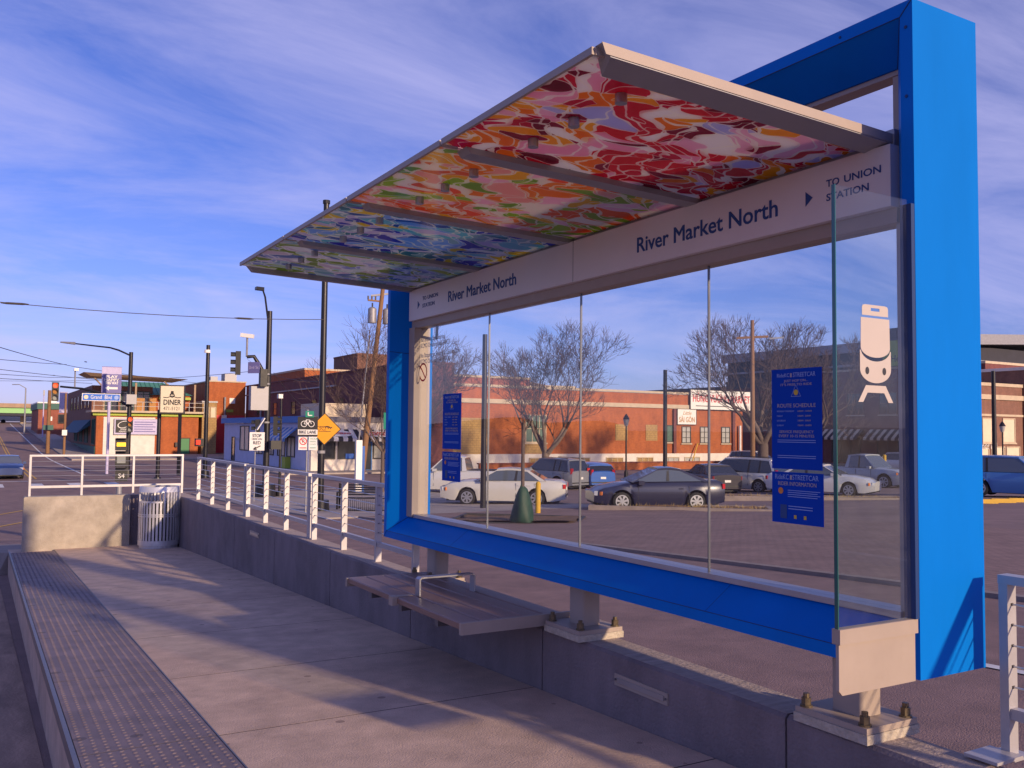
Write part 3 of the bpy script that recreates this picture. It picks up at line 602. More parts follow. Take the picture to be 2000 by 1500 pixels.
# vinyl lettering on the last pane
GXF = 2.9665
for s, y0, dy in (('No Smoking or Loitering', 0, 0), ('KCMO Ordinance', 1, 0), ('No.', 1, .315), ('140433', 1, .378), ('No Stopping or Parking in Loading Zone', 2.6, 0), ('KCMO Ordinance', 3.6, 0), ('No.', 3.6, .315), ('140436', 3.6, .378)):
    text(s, .05, 'letter_grey', sh, (GXF, 6.42-dy, .70-.047*y0), NY, Z, align='LEFT', ext=.0005, sx=.82)
b = MB(); b.ring((2.966, 6.37, .45), Y, Z, .058, .072); b.prism([(-.055, .047), (-.047, .055), (.055, -.047), (.047, -.055)], (2.9655, 6.37, .45), NY, Z, NX, .001); b.build('prohibition_mark', 'red_print', sh)
# roof: four printed panels on grey beams
def RZ(x): return 1.108+(2.93-x)*.031
ry = [2.20, 3.25, 4.32, 5.40, 6.46]
for i, a in enumerate(('art_red', 'art_orange', 'art_blue', 'art_green')):
    y0, y1 = ry[i]+.012, ry[i+1]-.012
    xf = 1.585
    b = MB(); b.hexa([(xf, y0, RZ(xf)), (2.93, y0, RZ(2.93)), (2.93, y1, RZ(2.93)), (xf, y1, RZ(xf))], [(xf, y0, RZ(xf)+.014), (2.93, y0, RZ(2.93)+.014), (2.93, y1, RZ(2.93)+.014), (xf, y1, RZ(xf)+.014)])
    rp = b.build('roof_panel', a, sh)
    MB().box(xf-.012, xf-.001, y0-.004, y1+.004, RZ(xf)-.004, RZ(xf)+.02).build('edge_trim', 'white_metal', rp)
    MB().box(xf-.001, xf+.07, y0-.010, y0-.002, RZ(xf)-.006, RZ(xf)+.018).build('corner_cap', 'white_metal', rp)
    for k in range(3):
        yy = y0+.2+k*.28; xx = 1.84
        pk = MB(); pk.tube([(xx, yy, RZ(xx)-.034), (xx, yy, RZ(xx)-.001)], .021, 14); pk.build('roof_light', 'alu', sh, smooth=40)
for i, yy in enumerate(ry):
    x0 = 1.67
    if i == 0:
        b = MB(); b.hexa([(1.62, yy-.025, RZ(1.62)-.014), (2.93, yy-.025, RZ(2.93)-.014), (2.93, yy+.075, RZ(2.93)-.03), (1.66, yy+.075, RZ(1.66)-.03)], [(1.585, yy-.025, RZ(1.585)+.022), (2.93, yy-.025, RZ(2.93)+.022), (2.93, yy+.008, RZ(2.93)+.022), (1.585, yy+.008, RZ(1.585)+.022)]); MB().hexa([(1.60, yy-.0285, RZ(1.6)-.010), (2.93, yy-.0285, RZ(2.93)-.010), (2.93, yy-.0255, RZ(2.93)-.010), (1.60, yy-.0255, RZ(1.6)-.010)], [(1.585, yy-.0285, RZ(1.585)+.024), (2.93, yy-.0285, RZ(2.93)+.024), (2.93, yy-.0255, RZ(2.93)+.024), (1.585, yy-.0255, RZ(1.585)+.024)]).build('end_cover', 'white_metal', sh)
    elif i == 4:
        b = MB(); b.hexa([(x0, yy-.006, RZ(x0)-.03), (2.93, yy-.006, RZ(2.93)-.03), (2.93, yy+.05, RZ(2.93)-.03), (x0, yy+.05, RZ(x0)-.03)], [(1.615, yy-.006, RZ(1.615)+.03), (2.93, yy-.006, RZ(2.93)+.03), (2.93, yy+.05, RZ(2.93)+.03), (1.615, yy+.05, RZ(1.615)+.03)])
    else:
        b = MB(); b.hexa([(x0+.02, yy-.042, RZ(x0)-.026), (2.93, yy-.042, RZ(2.93)-.026), (2.93, yy+.042, RZ(2.93)-.026), (x0+.02, yy+.042, RZ(x0)-.026)], [(x0, yy-.042, RZ(x0)-.001), (2.93, yy-.042, RZ(2.93)-.001), (2.93, yy+.042, RZ(2.93)-.001), (x0, yy+.042, RZ(x0)-.001)])
    b.build('roof_beam', 'beam_grey', sh)
MB().box(2.931, 3.00, 2.165, 6.56, 1.0865, 1.15).build('roof_rail', 'beam_grey', sh)
for yy in (6.2,): MB().tube([(3.0, yy, .80), (3.09, yy+.2, .72)], .011, 8).build('stay', 'black_metal', sh)
# end screen: metal panel, glass and emblem
SY = 1.99
MB().prism([(2.385, -.81), (2.40, -.825), (2.765, -.825), (2.765, -.664), (2.385, -.664)], (0, SY-.006, 0), X, Z, Y, .012).build('screen_panel', 'white_metal', sh)
MB().box(2.379, 2.768, SY-.016, SY+.016, -.6635, -.616).build('screen_cap', 'white_metal', sh)
sg = MB().box(2.385, 2.748, SY-.006, SY+.006, -.6155, .815).build('screen_glass', 'screen_glass', sh)
MB().box(2.3815, 2.3848, SY-.007, SY+.007, -.6155, .816).build('glass_edge', 'glass_edge', sg)
MB().box(2.749, 2.767, SY-.022, SY+.022, -.6155, .80).build('screen_channel', 'blue_seam', sh)
# streetcar emblem, flat film on the glass
EMX, EMZ, EZV = 2.575, .231, (0, 0, .607)
def film(poly): return MB().prism(poly, (EMX, SY-.0065, EMZ), X, EZV, NY, .0008)
def arc(cx, cy, rx, ry, a0, a1, n=12): return [(cx+rx*math.cos(R(a0+(a1-a0)*i/n)), cy+ry*math.sin(R(a0+(a1-a0)*i/n))) for i in range(n+1)]
sxk = 1.0
roofp = [(-.066, .275)]+arc(-.05, .318, .016, .016, 180, 90, 5)+arc(.05, .318, .016, .016, 90, 0, 5)+[(.066, .275)]
hole = [(-.022, .302), (.022, .302), (.022, .317), (-.022, .317)]
m_ = MB(); m_.prism(roofp[:1]+[(-.066, .30), (.066, .30)]+roofp[-1:], (EMX, SY-.0065, EMZ), X, EZV, NY, .0008)
m_.prism([(-.066, .3001), (-.022, .3001), (-.022, .3339), (-.05, .3339), (-.062, .33), (-.066, .318)], (EMX, SY-.0065, EMZ), X, EZV, NY, .0008)
m_.prism([(.022, .3001), (.066, .3001), (.066, .318), (.062, .33), (.05, .3339), (.022, .3339)], (EMX, SY-.0065, EMZ), X, EZV, NY, .0008)
m_.prism([(-.0219, .3175), (.0219, .3175), (.0219, .3339), (-.0219, .3339)], (EMX, SY-.0065, EMZ), X, EZV, NY, .0008)
m_.prism([(-.072, .262), (-.074, .10)]+arc(0, .10, .074, .055, 180, 360, 14)+[(.072, .262)], (EMX, SY-.0065, EMZ), X, EZV, NY, .0008)
m_.build('emblem_body', 'emblem', sg)
m_ = MB(); outer = arc(0, -.02, .078, .075, 180, 360, 16); inner = arc(0, .075, .078, .062, 180, 360, 16)
n0 = len(m_.v)
m_.prism([(-.078, .085)]+outer+[(.078, .085)]+list(reversed(arc(0, .09, .074, .066, 188, 352, 16))), (EMX, SY-.0065, EMZ), X, EZV, NY, .0008)
fr = m_.build('emblem_front', 'emblem', sg)
m_ = MB()
for s in (-1, 1): m_.disc((EMX+s*.043, SY-.0080, EMZ-.028*.607), X, Z, .0095, 16, .0125)
m_.build('emblem_lamps', 'roof_dark', sg)
m_ = MB(); m_.prism([(-.088, -.20), (-.050, -.108), (.050, -.108), (.088, -.20), (.064, -.20), (.042, -.148), (-.042, -.148), (-.064, -.20)], (EMX, SY-.0065, EMZ), X, EZV, NY, .0008); m_.build('emblem_track', 'emblem', sg)
# supporting posts on grouted base plates
for yc in (2.37, 4.17, 6.02):
    MB().box(2.79, 3.085, yc-.17, yc+.17, WT+.001, WT+.035).build('grout_pad', 'grout', sh)
    pl = MB().box(2.795, 3.08, yc-.165, yc+.165, WT+.0355, WT+.058).build('base_plate', 'white_metal', sh)
    b = MB(); pts = []; hx, hy, r_ = .058, .072, .018
    for cx, cy, a0 in ((hx-r_, hy-r_, 0), (-hx+r_, hy-r_, 90), (-hx+r_, -hy+r_, 180), (hx-r_, -hy+r_, 270)):
        pts += [(cx+r_*math.cos(R(a0+22.5*k)), cy+r_*math.sin(R(a0+22.5*k))) for k in range(5)]
    b.prism(pts, (2.945, yc, WT+.0585), X, Y, Z, ZB-WT-.0585-.001).build('support_post', 'white_metal', sh, smooth=35)
    for sx in (-1, 1):
        for sy in (-1, 1):
            c = (2.9375+sx*.115, yc+sy*.135, WT+.0585)
            b = MB(); b.tube([c, (c[0], c[1], c[2]+.006)], .024, 14); b.tube([(c[0], c[1], c[2]+.006), (c[0], c[1], c[2]+.034)], .019, 6); b.tube([(c[0], c[1], c[2]+.034), (c[0], c[1], c[2]+.05)], .012, 10); b.build('anchor_bolt', 'bolt_brass', pl)
# ---- posters on the glass
def poster(kind, yl, yr, z0, z1, lab):
    o = thing('notice', lab, 'poster', (2.966, (yl+yr)/2, z0)); wd = abs(yl-yr); h = z1-z0; yc = (yl+yr)/2
    MB().box(2.9640, 2.9655, min(yl, yr), max(yl, yr), z0, z1).build('sheet', 'poster_blue', o)
    xx = 2.9632
    def T(s, rel, size, m='poster_light', al='CENTER', dy=0, fit=None):
        t = text(s, size*wd, m, o, (xx, yc-dy*wd, z0+rel*h), NY, Z, align=al, ext=.0003, bold=0)
        if fit:
            ys = [v.co.y for v in t.data.vertices]; c = (max(ys)+min(ys))/2; k = fit*wd/(max(ys)-min(ys))
            for v in t.data.vertices: v.co.y = c+(v.co.y-c)*k
    if kind == 'route':
        T('RideKC', .935, .085, dy=-.26, fit=.25); T('STREETCAR', .935, .10, dy=.16, fit=.44)
        MB().box(2.9628, 2.9636, yc+.085*wd, yc+.115*wd, z0+.915*h, z0+.955*h).build('tram_mark', 'poster_tan', o)
        T('JUST HOP ON...', .878, .052, 'poster_tan', fit=.48); T("IT'S FREE TO RIDE", .84, .052, 'poster_tan', fit=.62)
        b = MB(); 
        tri = [Vector((-.10*wd, 0)), Vector((.10*wd, 0)), Vector((0, .19*wd))]; cen = sum(tri, Vector((0, 0)))/3
        for i in range(3):
            p, q = tri[i], tri[(i+1) % 3]; p2, q2 = cen+(p-cen)*.9, cen+(q-cen)*.9
            b.quad(*[(xx-.0004, yc-v.x, z0+.72*h+v.y) for v in (p, q, q2, p2)])
        b.build('warning_triangle', 'poster_light', o)
        MB().disc((xx-.0005, yc, z0+.72*h+.065*wd), Y, Z, .045*wd, 18).build('round_mark', 'poster_yellow', o)
        T('ROUTE SCHEDULE', .63, .085, 'poster_tan', fit=.76)
        for i, (d, hh) in enumerate((('MONDAY-THURSDAY', '6:00AM - 12:00AM'), ('FRIDAY', '6:00AM - 2:00AM'), ('SATURDAY', '7:00AM - 2:00AM'), ('SUNDAY', '7:00AM - 10:00PM'))):
            T(d, .575-.047*i, .036, 'poster_light', 'LEFT', -.39); T(hh, .575-.047*i, .036, 'poster_tan', 'LEFT', .03)
        T('SERVICE FREQUENCY', .37, .06, 'poster_tan', fit=.68); T('EVERY 10-15 MINUTES', .328, .06, 'poster_tan', fit=.70)
        for r_ in (.285, .265, .13, .11): MB().box(2.9630, 2.9634, yc-.38*wd, yc+.38*wd, z0+r_*h, z0+(r_+.006)*h).build('small_print', 'poster_light', o)
    else:
        T('RideKC', .90, .11, dy=-.30, fit=.27); T('STREETCAR', .90, .11, dy=.16, fit=.50)
        MB().box(2.9628, 2.9636, yc+.10*wd, yc+.135*wd, z0+.855*h, z0+.945*h).build('tram_mark', 'poster_tan', o)
        T('RIDER INFORMATION', .77, .085, 'poster_tan', fit=.74)
        MB().disc((xx-.0005, yc+.32*wd, z0+.63*h), Y, Z, .05*wd, 18).build('round_mark', 'poster_orange', o)
        for i, r_ in enumerate((.64, .60, .56, .52)): MB().box(2.9630, 2.9634, yc-(.44-.05*(i % 2))*wd, yc+.18*wd, z0+r_*h, z0+(r_+.012)*h).build('small_print', 'poster_light', o)
        MB().box(2.9628, 2.9634, yc+.20*wd, yc+.33*wd, z0+.09*h, z0+.36*h).build('phone_picture', 'letter_blue', o)
        for r_ in (.33, .28): MB().box(2.9630, 2.9634, yc-.30*wd, yc+.17*wd, z0+r_*h, z0+(r_+.014)*h).build('small_print', 'poster_light', o)
        for s in (-.06, .13): MB().box(2.9630, 2.9634, yc-(s+.05)*wd, yc-s*wd, z0+.10*h, z0+.17*h).build('badge', 'poster_yellow', o)
    return o
poster('route', 2.81, 2.54, -.145, .278, 'large blue route schedule poster on the glass beside the end screen')
poster('rider', 2.81, 2.535, -.372, -.158, 'blue rider information poster below the nearer route schedule poster')
poster('route', 6.01, 5.72, -.13, .27, 'blue route schedule poster on the far end pane, seen at a slant')
poster('rider', 6.01, 5.72, -.36, -.15, 'blue rider information poster low on the far end pane, seen at a slant')
# ---- bench
be = thing('bench', 'slatted brown platform bench with metal armrest cantilevered from the low wall', 'bench', (2.6, 5.22, P(5.2)))
BZ = -1.03
sw = (2.95-2.285)/5
for i in range(5):
    x0 = 2.285+i*sw; q = .006
    MB().prism([(x0+.006, BZ-.036), (x0+sw-.006, BZ-.036), (x0+sw-.006, BZ-q), (x0+sw-.006-q, BZ), (x0+.006+q, BZ), (x0+.006, BZ-q)], (0, 4.40, 0), X, Z, Y, 1.70).build('slat', 'slat', be)
MB().box(2.283, 3.02, 4.372, 4.396, BZ-.062, BZ+.002).build('end_plate', 'white_metal', be)
MB().box(2.283, 3.0, 6.104, 6.128, BZ-.062, BZ-.004).build('end_plate', 'white_metal', be)
for yy in (4.75, 5.26, 5.75): MB().box(2.32, 2.94, yy-.02, yy+.02, BZ-.085, BZ-.0365).build('bracket', 'steel_edge', be)
MB().box(2.26, 2.30, 5.245, 5.305, BZ-.05, BZ+.004).build('clip', 'white_metal', be)
MB().box(2.30, 2.40, 5.255, 5.295, BZ+.0005, BZ+.0045).build('clip', 'white_metal', be)
ar = MB(); prf = [(2.42, BZ+.001), (2.42, BZ+.105), (2.435, BZ+.118), (2.80, BZ+.118), (2.815, BZ+.105), (2.815, BZ+.001)]; inn = [(2.43, BZ+.001), (2.43, BZ+.101), (2.44, BZ+.109), (2.795, BZ+.109), (2.805, BZ+.101), (2.805, BZ+.001)]
ar.prism(prf+inn[::-1], (0, 5.20, 0), X, Z, Y, .06).build('armrest', 'alu', be)
# ---- litter bin
bc = (2.53, 15.62); bz = P(15.6)
bn = thing('litter_bin', 'round slatted silver steel litter bin in the far corner of the platform', 'litter bin', (bc[0], bc[1], bz))
BR, BH = .315, .98
def bring(z0, z1, r0, r1=None, th=.012, nm='band', n=36):
    r1 = r1 or r0; b = MB()
    for k in range(n):
        a = 2*math.pi*k/n
        for r_, z_ in ((r0, z0), (r1, z1), (r1-th, z1), (r0-th, z0)): b.v.append((bc[0]+r_*math.cos(a), bc[1]+r_*math.sin(a), bz+z_))
    for k in range(n):
        j = (k+1) % n
        for q in range(4): b.f.append((4*k+q, 4*k+(q+1) % 4, 4*j+(q+1) % 4, 4*j+q))
    return b.build(nm, 'bin_steel', bn, smooth=40)
bring(.0, .045, BR*.93); bring(.05, .13, BR); bring(.505, .52, BR+.004); bring(.535, .55, BR+.004); bring(BH-.085, BH, BR+.004, BR*.97, th=.03, nm='rim')
b = MB(); b.tube([(bc[0], bc[1], bz+.04), (bc[0], bc[1], bz+.72)], BR-.05, 24); b.build('liner', 'bin_inside', bn, smooth=40)
ns = 36
for k in range(ns):
    a = 2*math.pi*(k+.5)/ns; ca, sa = math.cos(a), math.sin(a)
    # the mouth of the bin faces the camera's left: short slats there
    dd = math.degrees(math.atan2(math.sin(a-R(232)), math.cos(a-R(232)))); top = .735 if abs(dd) < 38 else BH-.084
    MB().obox((bc[0]+ca*(BR-.006), bc[1]+sa*(BR-.006), bz+(.131+top)/2), (ca, sa, 0), (-sa, ca, 0), (0, 0, 1), .004, .0165, (top-.131)/2).build('slat', 'bin_steel', bn)
b = MB()
for k in range(13):
    a = R(232-38+76*k/12); b.v += [(bc[0]+BR*math.cos(a), bc[1]+BR*math.sin(a), bz+.728), (bc[0]+BR*math.cos(a), bc[1]+BR*math.sin(a), bz+.755), (bc[0]+(BR-.014)*math.cos(a), bc[1]+(BR-.014)*math.sin(a), bz+.755), (bc[0]+(BR-.014)*math.cos(a), bc[1]+(BR-.014)*math.sin(a), bz+.728)]
for k in range(12):
    for q in range(4): b.f.append((4*k+q, 4*k+(q+1) % 4, 4*k+4+(q+1) % 4, 4*k+4+q))
b.build('mouth_rail', 'bin_steel', bn)
spin(bn)
# ================================================================== BUILDINGS
def building(name, label, x0, x1, y0, y1, z1, m, cap='stone_tan', z0=None, caph=.25, roof=True):
    g = G(y0) if z0 is None else z0
    o = thing(name, label, 'building', (x0, y0, g))
    MB().box(x0, x1, y0, y1, min(g, G(y1))-.6, z1).build('wall', m, o)
    if cap: MB().box(x0-.08, x1+.08, y0-.08, y1+.08, z1+.002, z1+caph).build('parapet_cap', cap, o)
    return o
def win(o, face, p, a, w, z0, h, pane='pane_dark', frame='frame_dark', bars=(1, 1), sill=None, fw=.09, nm='window'):
    """face S: wall at y=p, a = x of left side; face W: wall at x=p, a = y of the nearer side"""
    d = lambda u0, u1, v0, v1, e0, e1: (MB().box(u0, u1, p-e1, p-e0, v0, v1) if face == 'S' else MB().box(p-e1, p-e0, u0, u1, v0, v1))
    f = MB(); S = face == 'S'
    def add(u0, u1, v0, v1, e0, e1): (f.box(u0, u1, p-e1, p-e0, v0, v1) if S else f.box(p-e1, p-e0, u0, u1, v0, v1))
    add(a, a+w, z0, z0+fw, -.02, .07); add(a, a+w, z0+h-fw, z0+h, -.02, .07); add(a, a+fw, z0+fw, z0+h-fw, -.02, .07); add(a+w-fw, a+w, z0+fw, z0+h-fw, -.02, .07)
    for i in range(1, bars[0]): u = a+w*i/bars[0]; add(u-fw*.35, u+fw*.35, z0+fw, z0+h-fw, .012, .055)
    for i in range(1, bars[1]): v = z0+h*i/bars[1]; add(a+fw, a+w-fw, v-fw*.3, v+fw*.3, .012, .053)
    ob = f.build(nm, frame, o)
    d(a+fw*.9, a+w-fw*.9, z0+fw*.9, z0+h-fw*.9, -.05, .012).build('pane', pane, ob)
    if sill: d(a-.1, a+w+.1, z0-.13, z0-.002, -.02, .13).build('sill', sill, ob)
    return ob
def flat(o, nm, m, face, p, a, b_, z0, z1, t=.05, e=.0):
    return (MB().box(a, b_, p-e-t, p-e+.0, z0, z1) if face == 'S' else MB().box(p-e-t, p-e, a, b_, z0, z1)).build(nm, m, o)
# --- long orange brick block behind the car park (front at y = 72)
b1 = building('brick_market_building', 'long sunlit orange brick building with white base behind the car park', 33.6, 71.5, 72, 90, 4.05, 'brick_orange', caph=.2)
MB().box(33.5, 71.6, 71.9, 90.1, -4.2, -2.05).build('plinth', 'stucco_white', b1)
MB().box(33.55, 71.57, 71.86, 72.2, 2.55, 2.95).build('string_course', 'stone_tan', b1)
MB().box(33.7, 44.5, 72.05, 84, 4.26, 4.85).build('raised_parapet', 'brick_red', b1); MB().box(33.62, 44.58, 71.97, 84.1, 4.852, 5.05).build('parapet_cap', 'stone_tan', b1)
MB().box(33.3, 71.4, 71.93, 71.99, 4.0, 4.04).build('gutter', 'galv', b1)
flat(b1, 'infill_panel', 'block_tan', 'S', 72, 35.6, 40.0, -2.04, 1.2, .04)
win(b1, 'S', 72, 44.0, 2.3, -1.0, 2.6, 'pane_green', 'stone_tan', (3, 2), 'stone_tan'); flat(b1, 'infill_panel', 'block_tan', 'S', 72, 44.0, 46.3, -2.02, -1.1, .04)
for xa in (54.4, 58.2): flat(b1, 'infill_panel', 'block_tan', 'S', 72, xa, xa+1.5, -.75, .85, .035)
win(b1, 'S', 72, 60.6, 1.35, -.9, 1.75, 'pane_green', 'frame_dark', (1, 1), 'stone_tan')
for xa in (62.9, 65.4, 68.4): win(b1, 'S', 72, xa, 1.25, -1.0, 1.75, 'pane_light', 'frame_dark', (2, 3), 'stone_tan')
for xa in (44.4, 49.2, 53.2, 57.0, 60.4, 63.2): win(b1, 'S', 71.9, xa, 2.1, -3.15, .75, 'block_tan' if xa < 58 else 'pane_light', 'stone_tan', (3, 1), nm='basement_window')
for xa in (61.7, 69.9): flat(b1, 'downpipe', 'brick_dark', 'S', 71.9, xa, xa+.35, -2, 2.5, .12)
MB().tube([(70.85, 71.7, -3.3), (70.85, 71.7, .9)], .13, 8).build('downpipe', 'sign_white', b1, smooth=40)
MB().tube([(63.6, 71.3, -3.3), (64.9, 71.75, -1.0)], .06, 6).build('gas_pipe', 'yellow_paint', b1)
def board(name, lab, face, p, a, b_, z0, z1, m, edge='frame_dark', t=.12, cat='sign'):
    o = thing(name, lab, cat, ((a, p, z0) if face == 'S' else (p, a, z0))); flat(o, 'panel', m, face, p, a, b_, z0, z1, t)
    for q in ((a-.05, a-.001), (b_+.001, b_+.05)): flat(o, 'frame_bar', edge, face, p, q[0], q[1], z0-.05, z1+.05, t+.03)
    for q in ((z0-.05, z0-.001), (z1+.001, z1+.05)): flat(o, 'frame_bar', edge, face, p, a, b_, q[0], q[1], t+.03)
    return o
def fit(t, ax, lo, hi, base=0):
    me = t.data; v_ = [v.co[ax] for v in me.vertices]; a, c = min(v_), max(v_); k = (hi-lo)/(c-a); m0 = (a+c)/2
    for v in me.vertices: v.co[ax] = (lo+hi)/2-base+(v.co[ax]-m0)*k
o = board('market_sign', 'long white sign with red Hung Vuong Market lettering on the orange brick roofline', 'S', 71.84, 63.9, 72.6, 2.55, 4.55, 'sign_white')
t = text('HÙNG VƯƠNG MARKET', 1.1, 'sign_red', o, (68.3, 71.70, 3.65), X, Z, ext=.01, bold=.012); fit(t, 0, 64.2, 72.3, OFF[o.name][0])
flat(o, 'small_print', 'black_print', 'S', 71.715, 64.6, 69.0, 2.85, 2.93, .012)
o = board('restaurant_sign', 'white Little Sai Gon sign on orange brick wall below the long market sign', 'S', 71.9, 62.2, 64.7, .95, 2.5, 'sign_white')
t = text('SÀI GÒN', .75, 'brown_print', o, (63.45, 71.77, 1.4), X, Z, ext=.01, bold=.01); fit(t, 0, 62.4, 64.5, OFF[o.name][0])
text('Little', .55, 'brown_print', o, (63.45, 71.77, 2.1), X, Z, ext=.01, shear=.4)
# low brick wall before it
lw = thing('garden_wall', 'low orange brick wall with red coping in front of the long brick building', 'wall', (55, 66.3, G(66)))
MB().box(36, 71, 66.0, 66.28, -3.5, -2.72).build('wall', 'brick_orange', lw); MB().box(35.9, 71.1, 65.94, 66.34, -2.718, -2.62).build('coping', 'brick_red', lw)
# low roofs peeping above the block
rb = building('gable_house', 'small house gable with dark roof above the long brick building', 60.5, 67.5, 98, 106, 6.0, 'paint_cream', None)
MB().hexa([(60.2, 97.6, 6.05), (67.8, 97.6, 4.9), (67.8, 106.4, 4.9), (60.2, 106.4, 6.05)], [(60.2, 97.6, 6.35), (67.8, 97.6, 5.2), (67.8, 106.4, 5.2), (60.2, 106.4, 6.35)]).build('roof', 'tan_roof', rb)
# --- corner store: blue side wall, white shop front
st = thing('corner_store', 'single storey corner deli with light blue side wall and white shop front', 'building', (22.8, 70, G(70)))
MB().box(22.8, 29.9, 70, 98, -4, .55).build('wall', 'paint_blue_wall', st)
MB().box(22.84, 29.95, 69.9, 69.998, -4, .62).build('shop_front', 'stucco_white', st)
MB().box(22.6, 30.0, 69.8, 98.2, .625, 1.05).build('roof_edge', 'roof_grey', st); MB().box(22.45, 22.599, 69.8, 98.2, .55, 1.08).build('fascia_board', 'awning_blue', st)
MB().box(22.9, 23.6, 69.7, 69.898, -4, -.2).build('pilaster', 'stucco_white', st); MB().box(26.75, 27.25, 69.7, 69.898, -4, -.2).build('pilaster', 'stucco_white', st)
for ya, wd, zz, hh in ((73.5, 2.2, -2.3, 1.7), (76.2, 2.2, -2.3, 1.7), (79.6, 1.6, -2.3, 1.7), (83.2, 2.4, -2.3, 1.7), (88.0, 3.4, -2.1, 2.4)): win(st, 'W', 22.8, ya, wd, zz, hh, 'pane_light' if ya < 86 else 'pane_light', 'frame_dark', (2, 1))
win(st, 'W', 22.8, 93.4, 1.3, -3.2, 2.4, 'pane_dark', 'frame_dark', (1, 1), nm='door')
win(st, 'S', 69.9, 23.7, 1.25, -2.35, 1.55, 'pane_dark', 'frame_dark', (1, 1)); win(st, 'S', 69.9, 25.15, 1.55, -2.35, 1.6, 'pane_dark', 'frame_dark', (1, 1)); win(st, 'S', 69.9, 28.15, 1.35, -2.35, 1.6, 'pane_light', 'frame_dark', (1, 1))
d_ = win(st, 'S', 69.9, 27.3, .78, -3.3, 2.35, 'pane_dark', 'awning_blue', (1, 1), nm='door')
flat(st, 'window_poster', 'sign_blue', 'S', 69.82, 25.8, 26.5, -2.3, -1.9, .02)
flat(st, 'newspaper_box', 'lime', 'W', 22.78, 74.6, 75.6, -3.35, -2.3, .45)
MB().box(24.0, 28.2, 71, 76, 1.051, 2.15).build('roof_hut', 'paint_cream', st)
def awning(lab, face, p, a, b_, zt, zb, proj, mats, n):
    o = thing('awning', lab, 'awning', ((a, p, zb) if face == 'S' else (p, a, zb)))
    for i in range(n):
        u0, u1 = a+(b_-a)*i/n, a+(b_-a)*(i+1)/n; m_ = mats[i % len(mats)]
        f = (lambda u, v, z: (u, p-v, z)) if face == 'S' else (lambda u, v, z: (p-v, u, z))
        q = MB(); q.hexa([f(u0, 0, zt-.03), f(u1, 0, zt-.03), f(u1, proj, zb-.03), f(u0, proj, zb-.03)], [f(u0, 0, zt), f(u1, 0, zt), f(u1, proj, zb), f(u0, proj, zb)])
        q.hexa([f(u0, proj-.02, zb-.25), f(u1, proj-.02, zb-.25), f(u1, proj, zb-.25), f(u0, proj, zb-.25)], [f(u0, proj-.02, zb-.031), f(u1, proj-.02, zb-.031), f(u1, proj, zb-.031), f(u0, proj, zb-.031)])
        q.build('stripe', m_, o)
    return o
awning('blue and white striped awning on the blue side wall of the corner deli', 'W', 22.79, 72.8, 82.2, .15, -.75, 1.1, ['awning_blue', 'awning_white'], 16)
a1 = awning('black and white striped awning on the left half of the white shop front', 'S', 69.69, 23.2, 26.7, .05, -.65, 1.1, ['awning_black', 'awning_white'], 9)
a2 = awning('black and white striped awning lettered Breakfast Lunch and Deli', 'S', 69.69, 27.1, 29.9, .05, -.65, 1.1, ['awning_black', 'awning_white'], 8)
def oval(o, cx, y, z, rx, rz, tx, col):
    sl = Vector((0, .844, .537))
    b = MB(); b.disc((cx, y, z), X, sl, rx, 28, rz); f = b.build('oval_panel', 'sign_white', o)
    for i, s in enumerate(tx):
        t = text(s, .34, col, f, (cx, y-.02+(0 if len(tx) == 1 else (.14-.28*i)*.844), z+.012+(0 if len(tx) == 1 else (.14-.28*i)*.537)), X, sl, ext=.004, bold=.008)
oval(a1, 25.1, 69.05, -.29, 1.0, .42, ['CATERING'], 'sign_red'); oval(a2, 28.45, 69.05, -.29, 1.05, .48, ['BREAKFAST', 'LUNCH & DELI'], 'sign_red')
t = text('Catering', .5, 'awning_white', st, (22.74, 92.6, -1.0), NY, Z, ext=.004, shear=.3)
# --- buildings behind the store
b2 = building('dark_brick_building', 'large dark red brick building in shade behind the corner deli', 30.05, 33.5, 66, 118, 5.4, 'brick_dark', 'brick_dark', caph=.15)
for ya in (82, 90, 97, 104, 111): win(b2, 'W', 30.05, ya, 1.6, 1.6, 1.5, 'pane_dark', 'brick_dark', (1, 2))
MB().box(29.9, 30.04, 84, 118, 4.2, 4.34).build('pipe_run', 'galv', b2); MB().tube([(29.8, 110, 1), (29.8, 110, 4.2)], .14, 8).build('vent_pipe', 'galv', b2, smooth=40)
b3 = building('orange_brick_building', 'orange brick building with red base band behind the tan block wall', 25.4, 30.0, 118.2, 150, 5.9, 'brick_orange', 'stone_tan', caph=.15)
flat(b3, 'painted_band', 'sign_red', 'S', 118.2, 25.45, 29.95, -3.5, 1.7, .03); win(b3, 'S', 118.2, 28.0, .7, 3.2, .7, 'sign_white', 'sign_white', (2, 1)); flat(b3, 'vent_grille', 'lime', 'S', 118.2, 27.6, 28.5, 2.1, 2.45, .05)
MB().tube([(27.4, 118.0, 1.6), (27.4, 118.0, 4.0)], .13, 8).build('flue', 'galv', b3, smooth=40); flat(b3, 'meter_box', 'sign_white', 'S', 118.1, 27.0, 27.6, 1.3, 1.7, .3)
for xa, s in ((26.2, .9), (28.0, 1.5)):
    MB().box(xa, xa+s, 121, 123, 6.06, 6.06+s*.75).build('rooftop_unit', 'galv', b3)
b4 = building('tall_orange_building', 'taller orange brick building far behind the dark red one', 44.7, 62, 140, 160, 9.4, 'brick_orange', 'stone_tan', caph=.3)
b5 = building('brown_tower', 'brown brick tower block behind the leaning wooden utility pole', 61.8, 76, 162, 175, 14.2, 'brick_brown', 'brick_brown', caph=.3)
for i in range(3): win(b5, 'S', 162, 64+4*i, 2, 9.5, 2.4, 'pane_light', 'stone_tan', (2, 2))
tw = thing('plank_wall', 'tan boarded wall with cream coping between the market hall and the blue store', 'wall', (24, 101, G(101)))
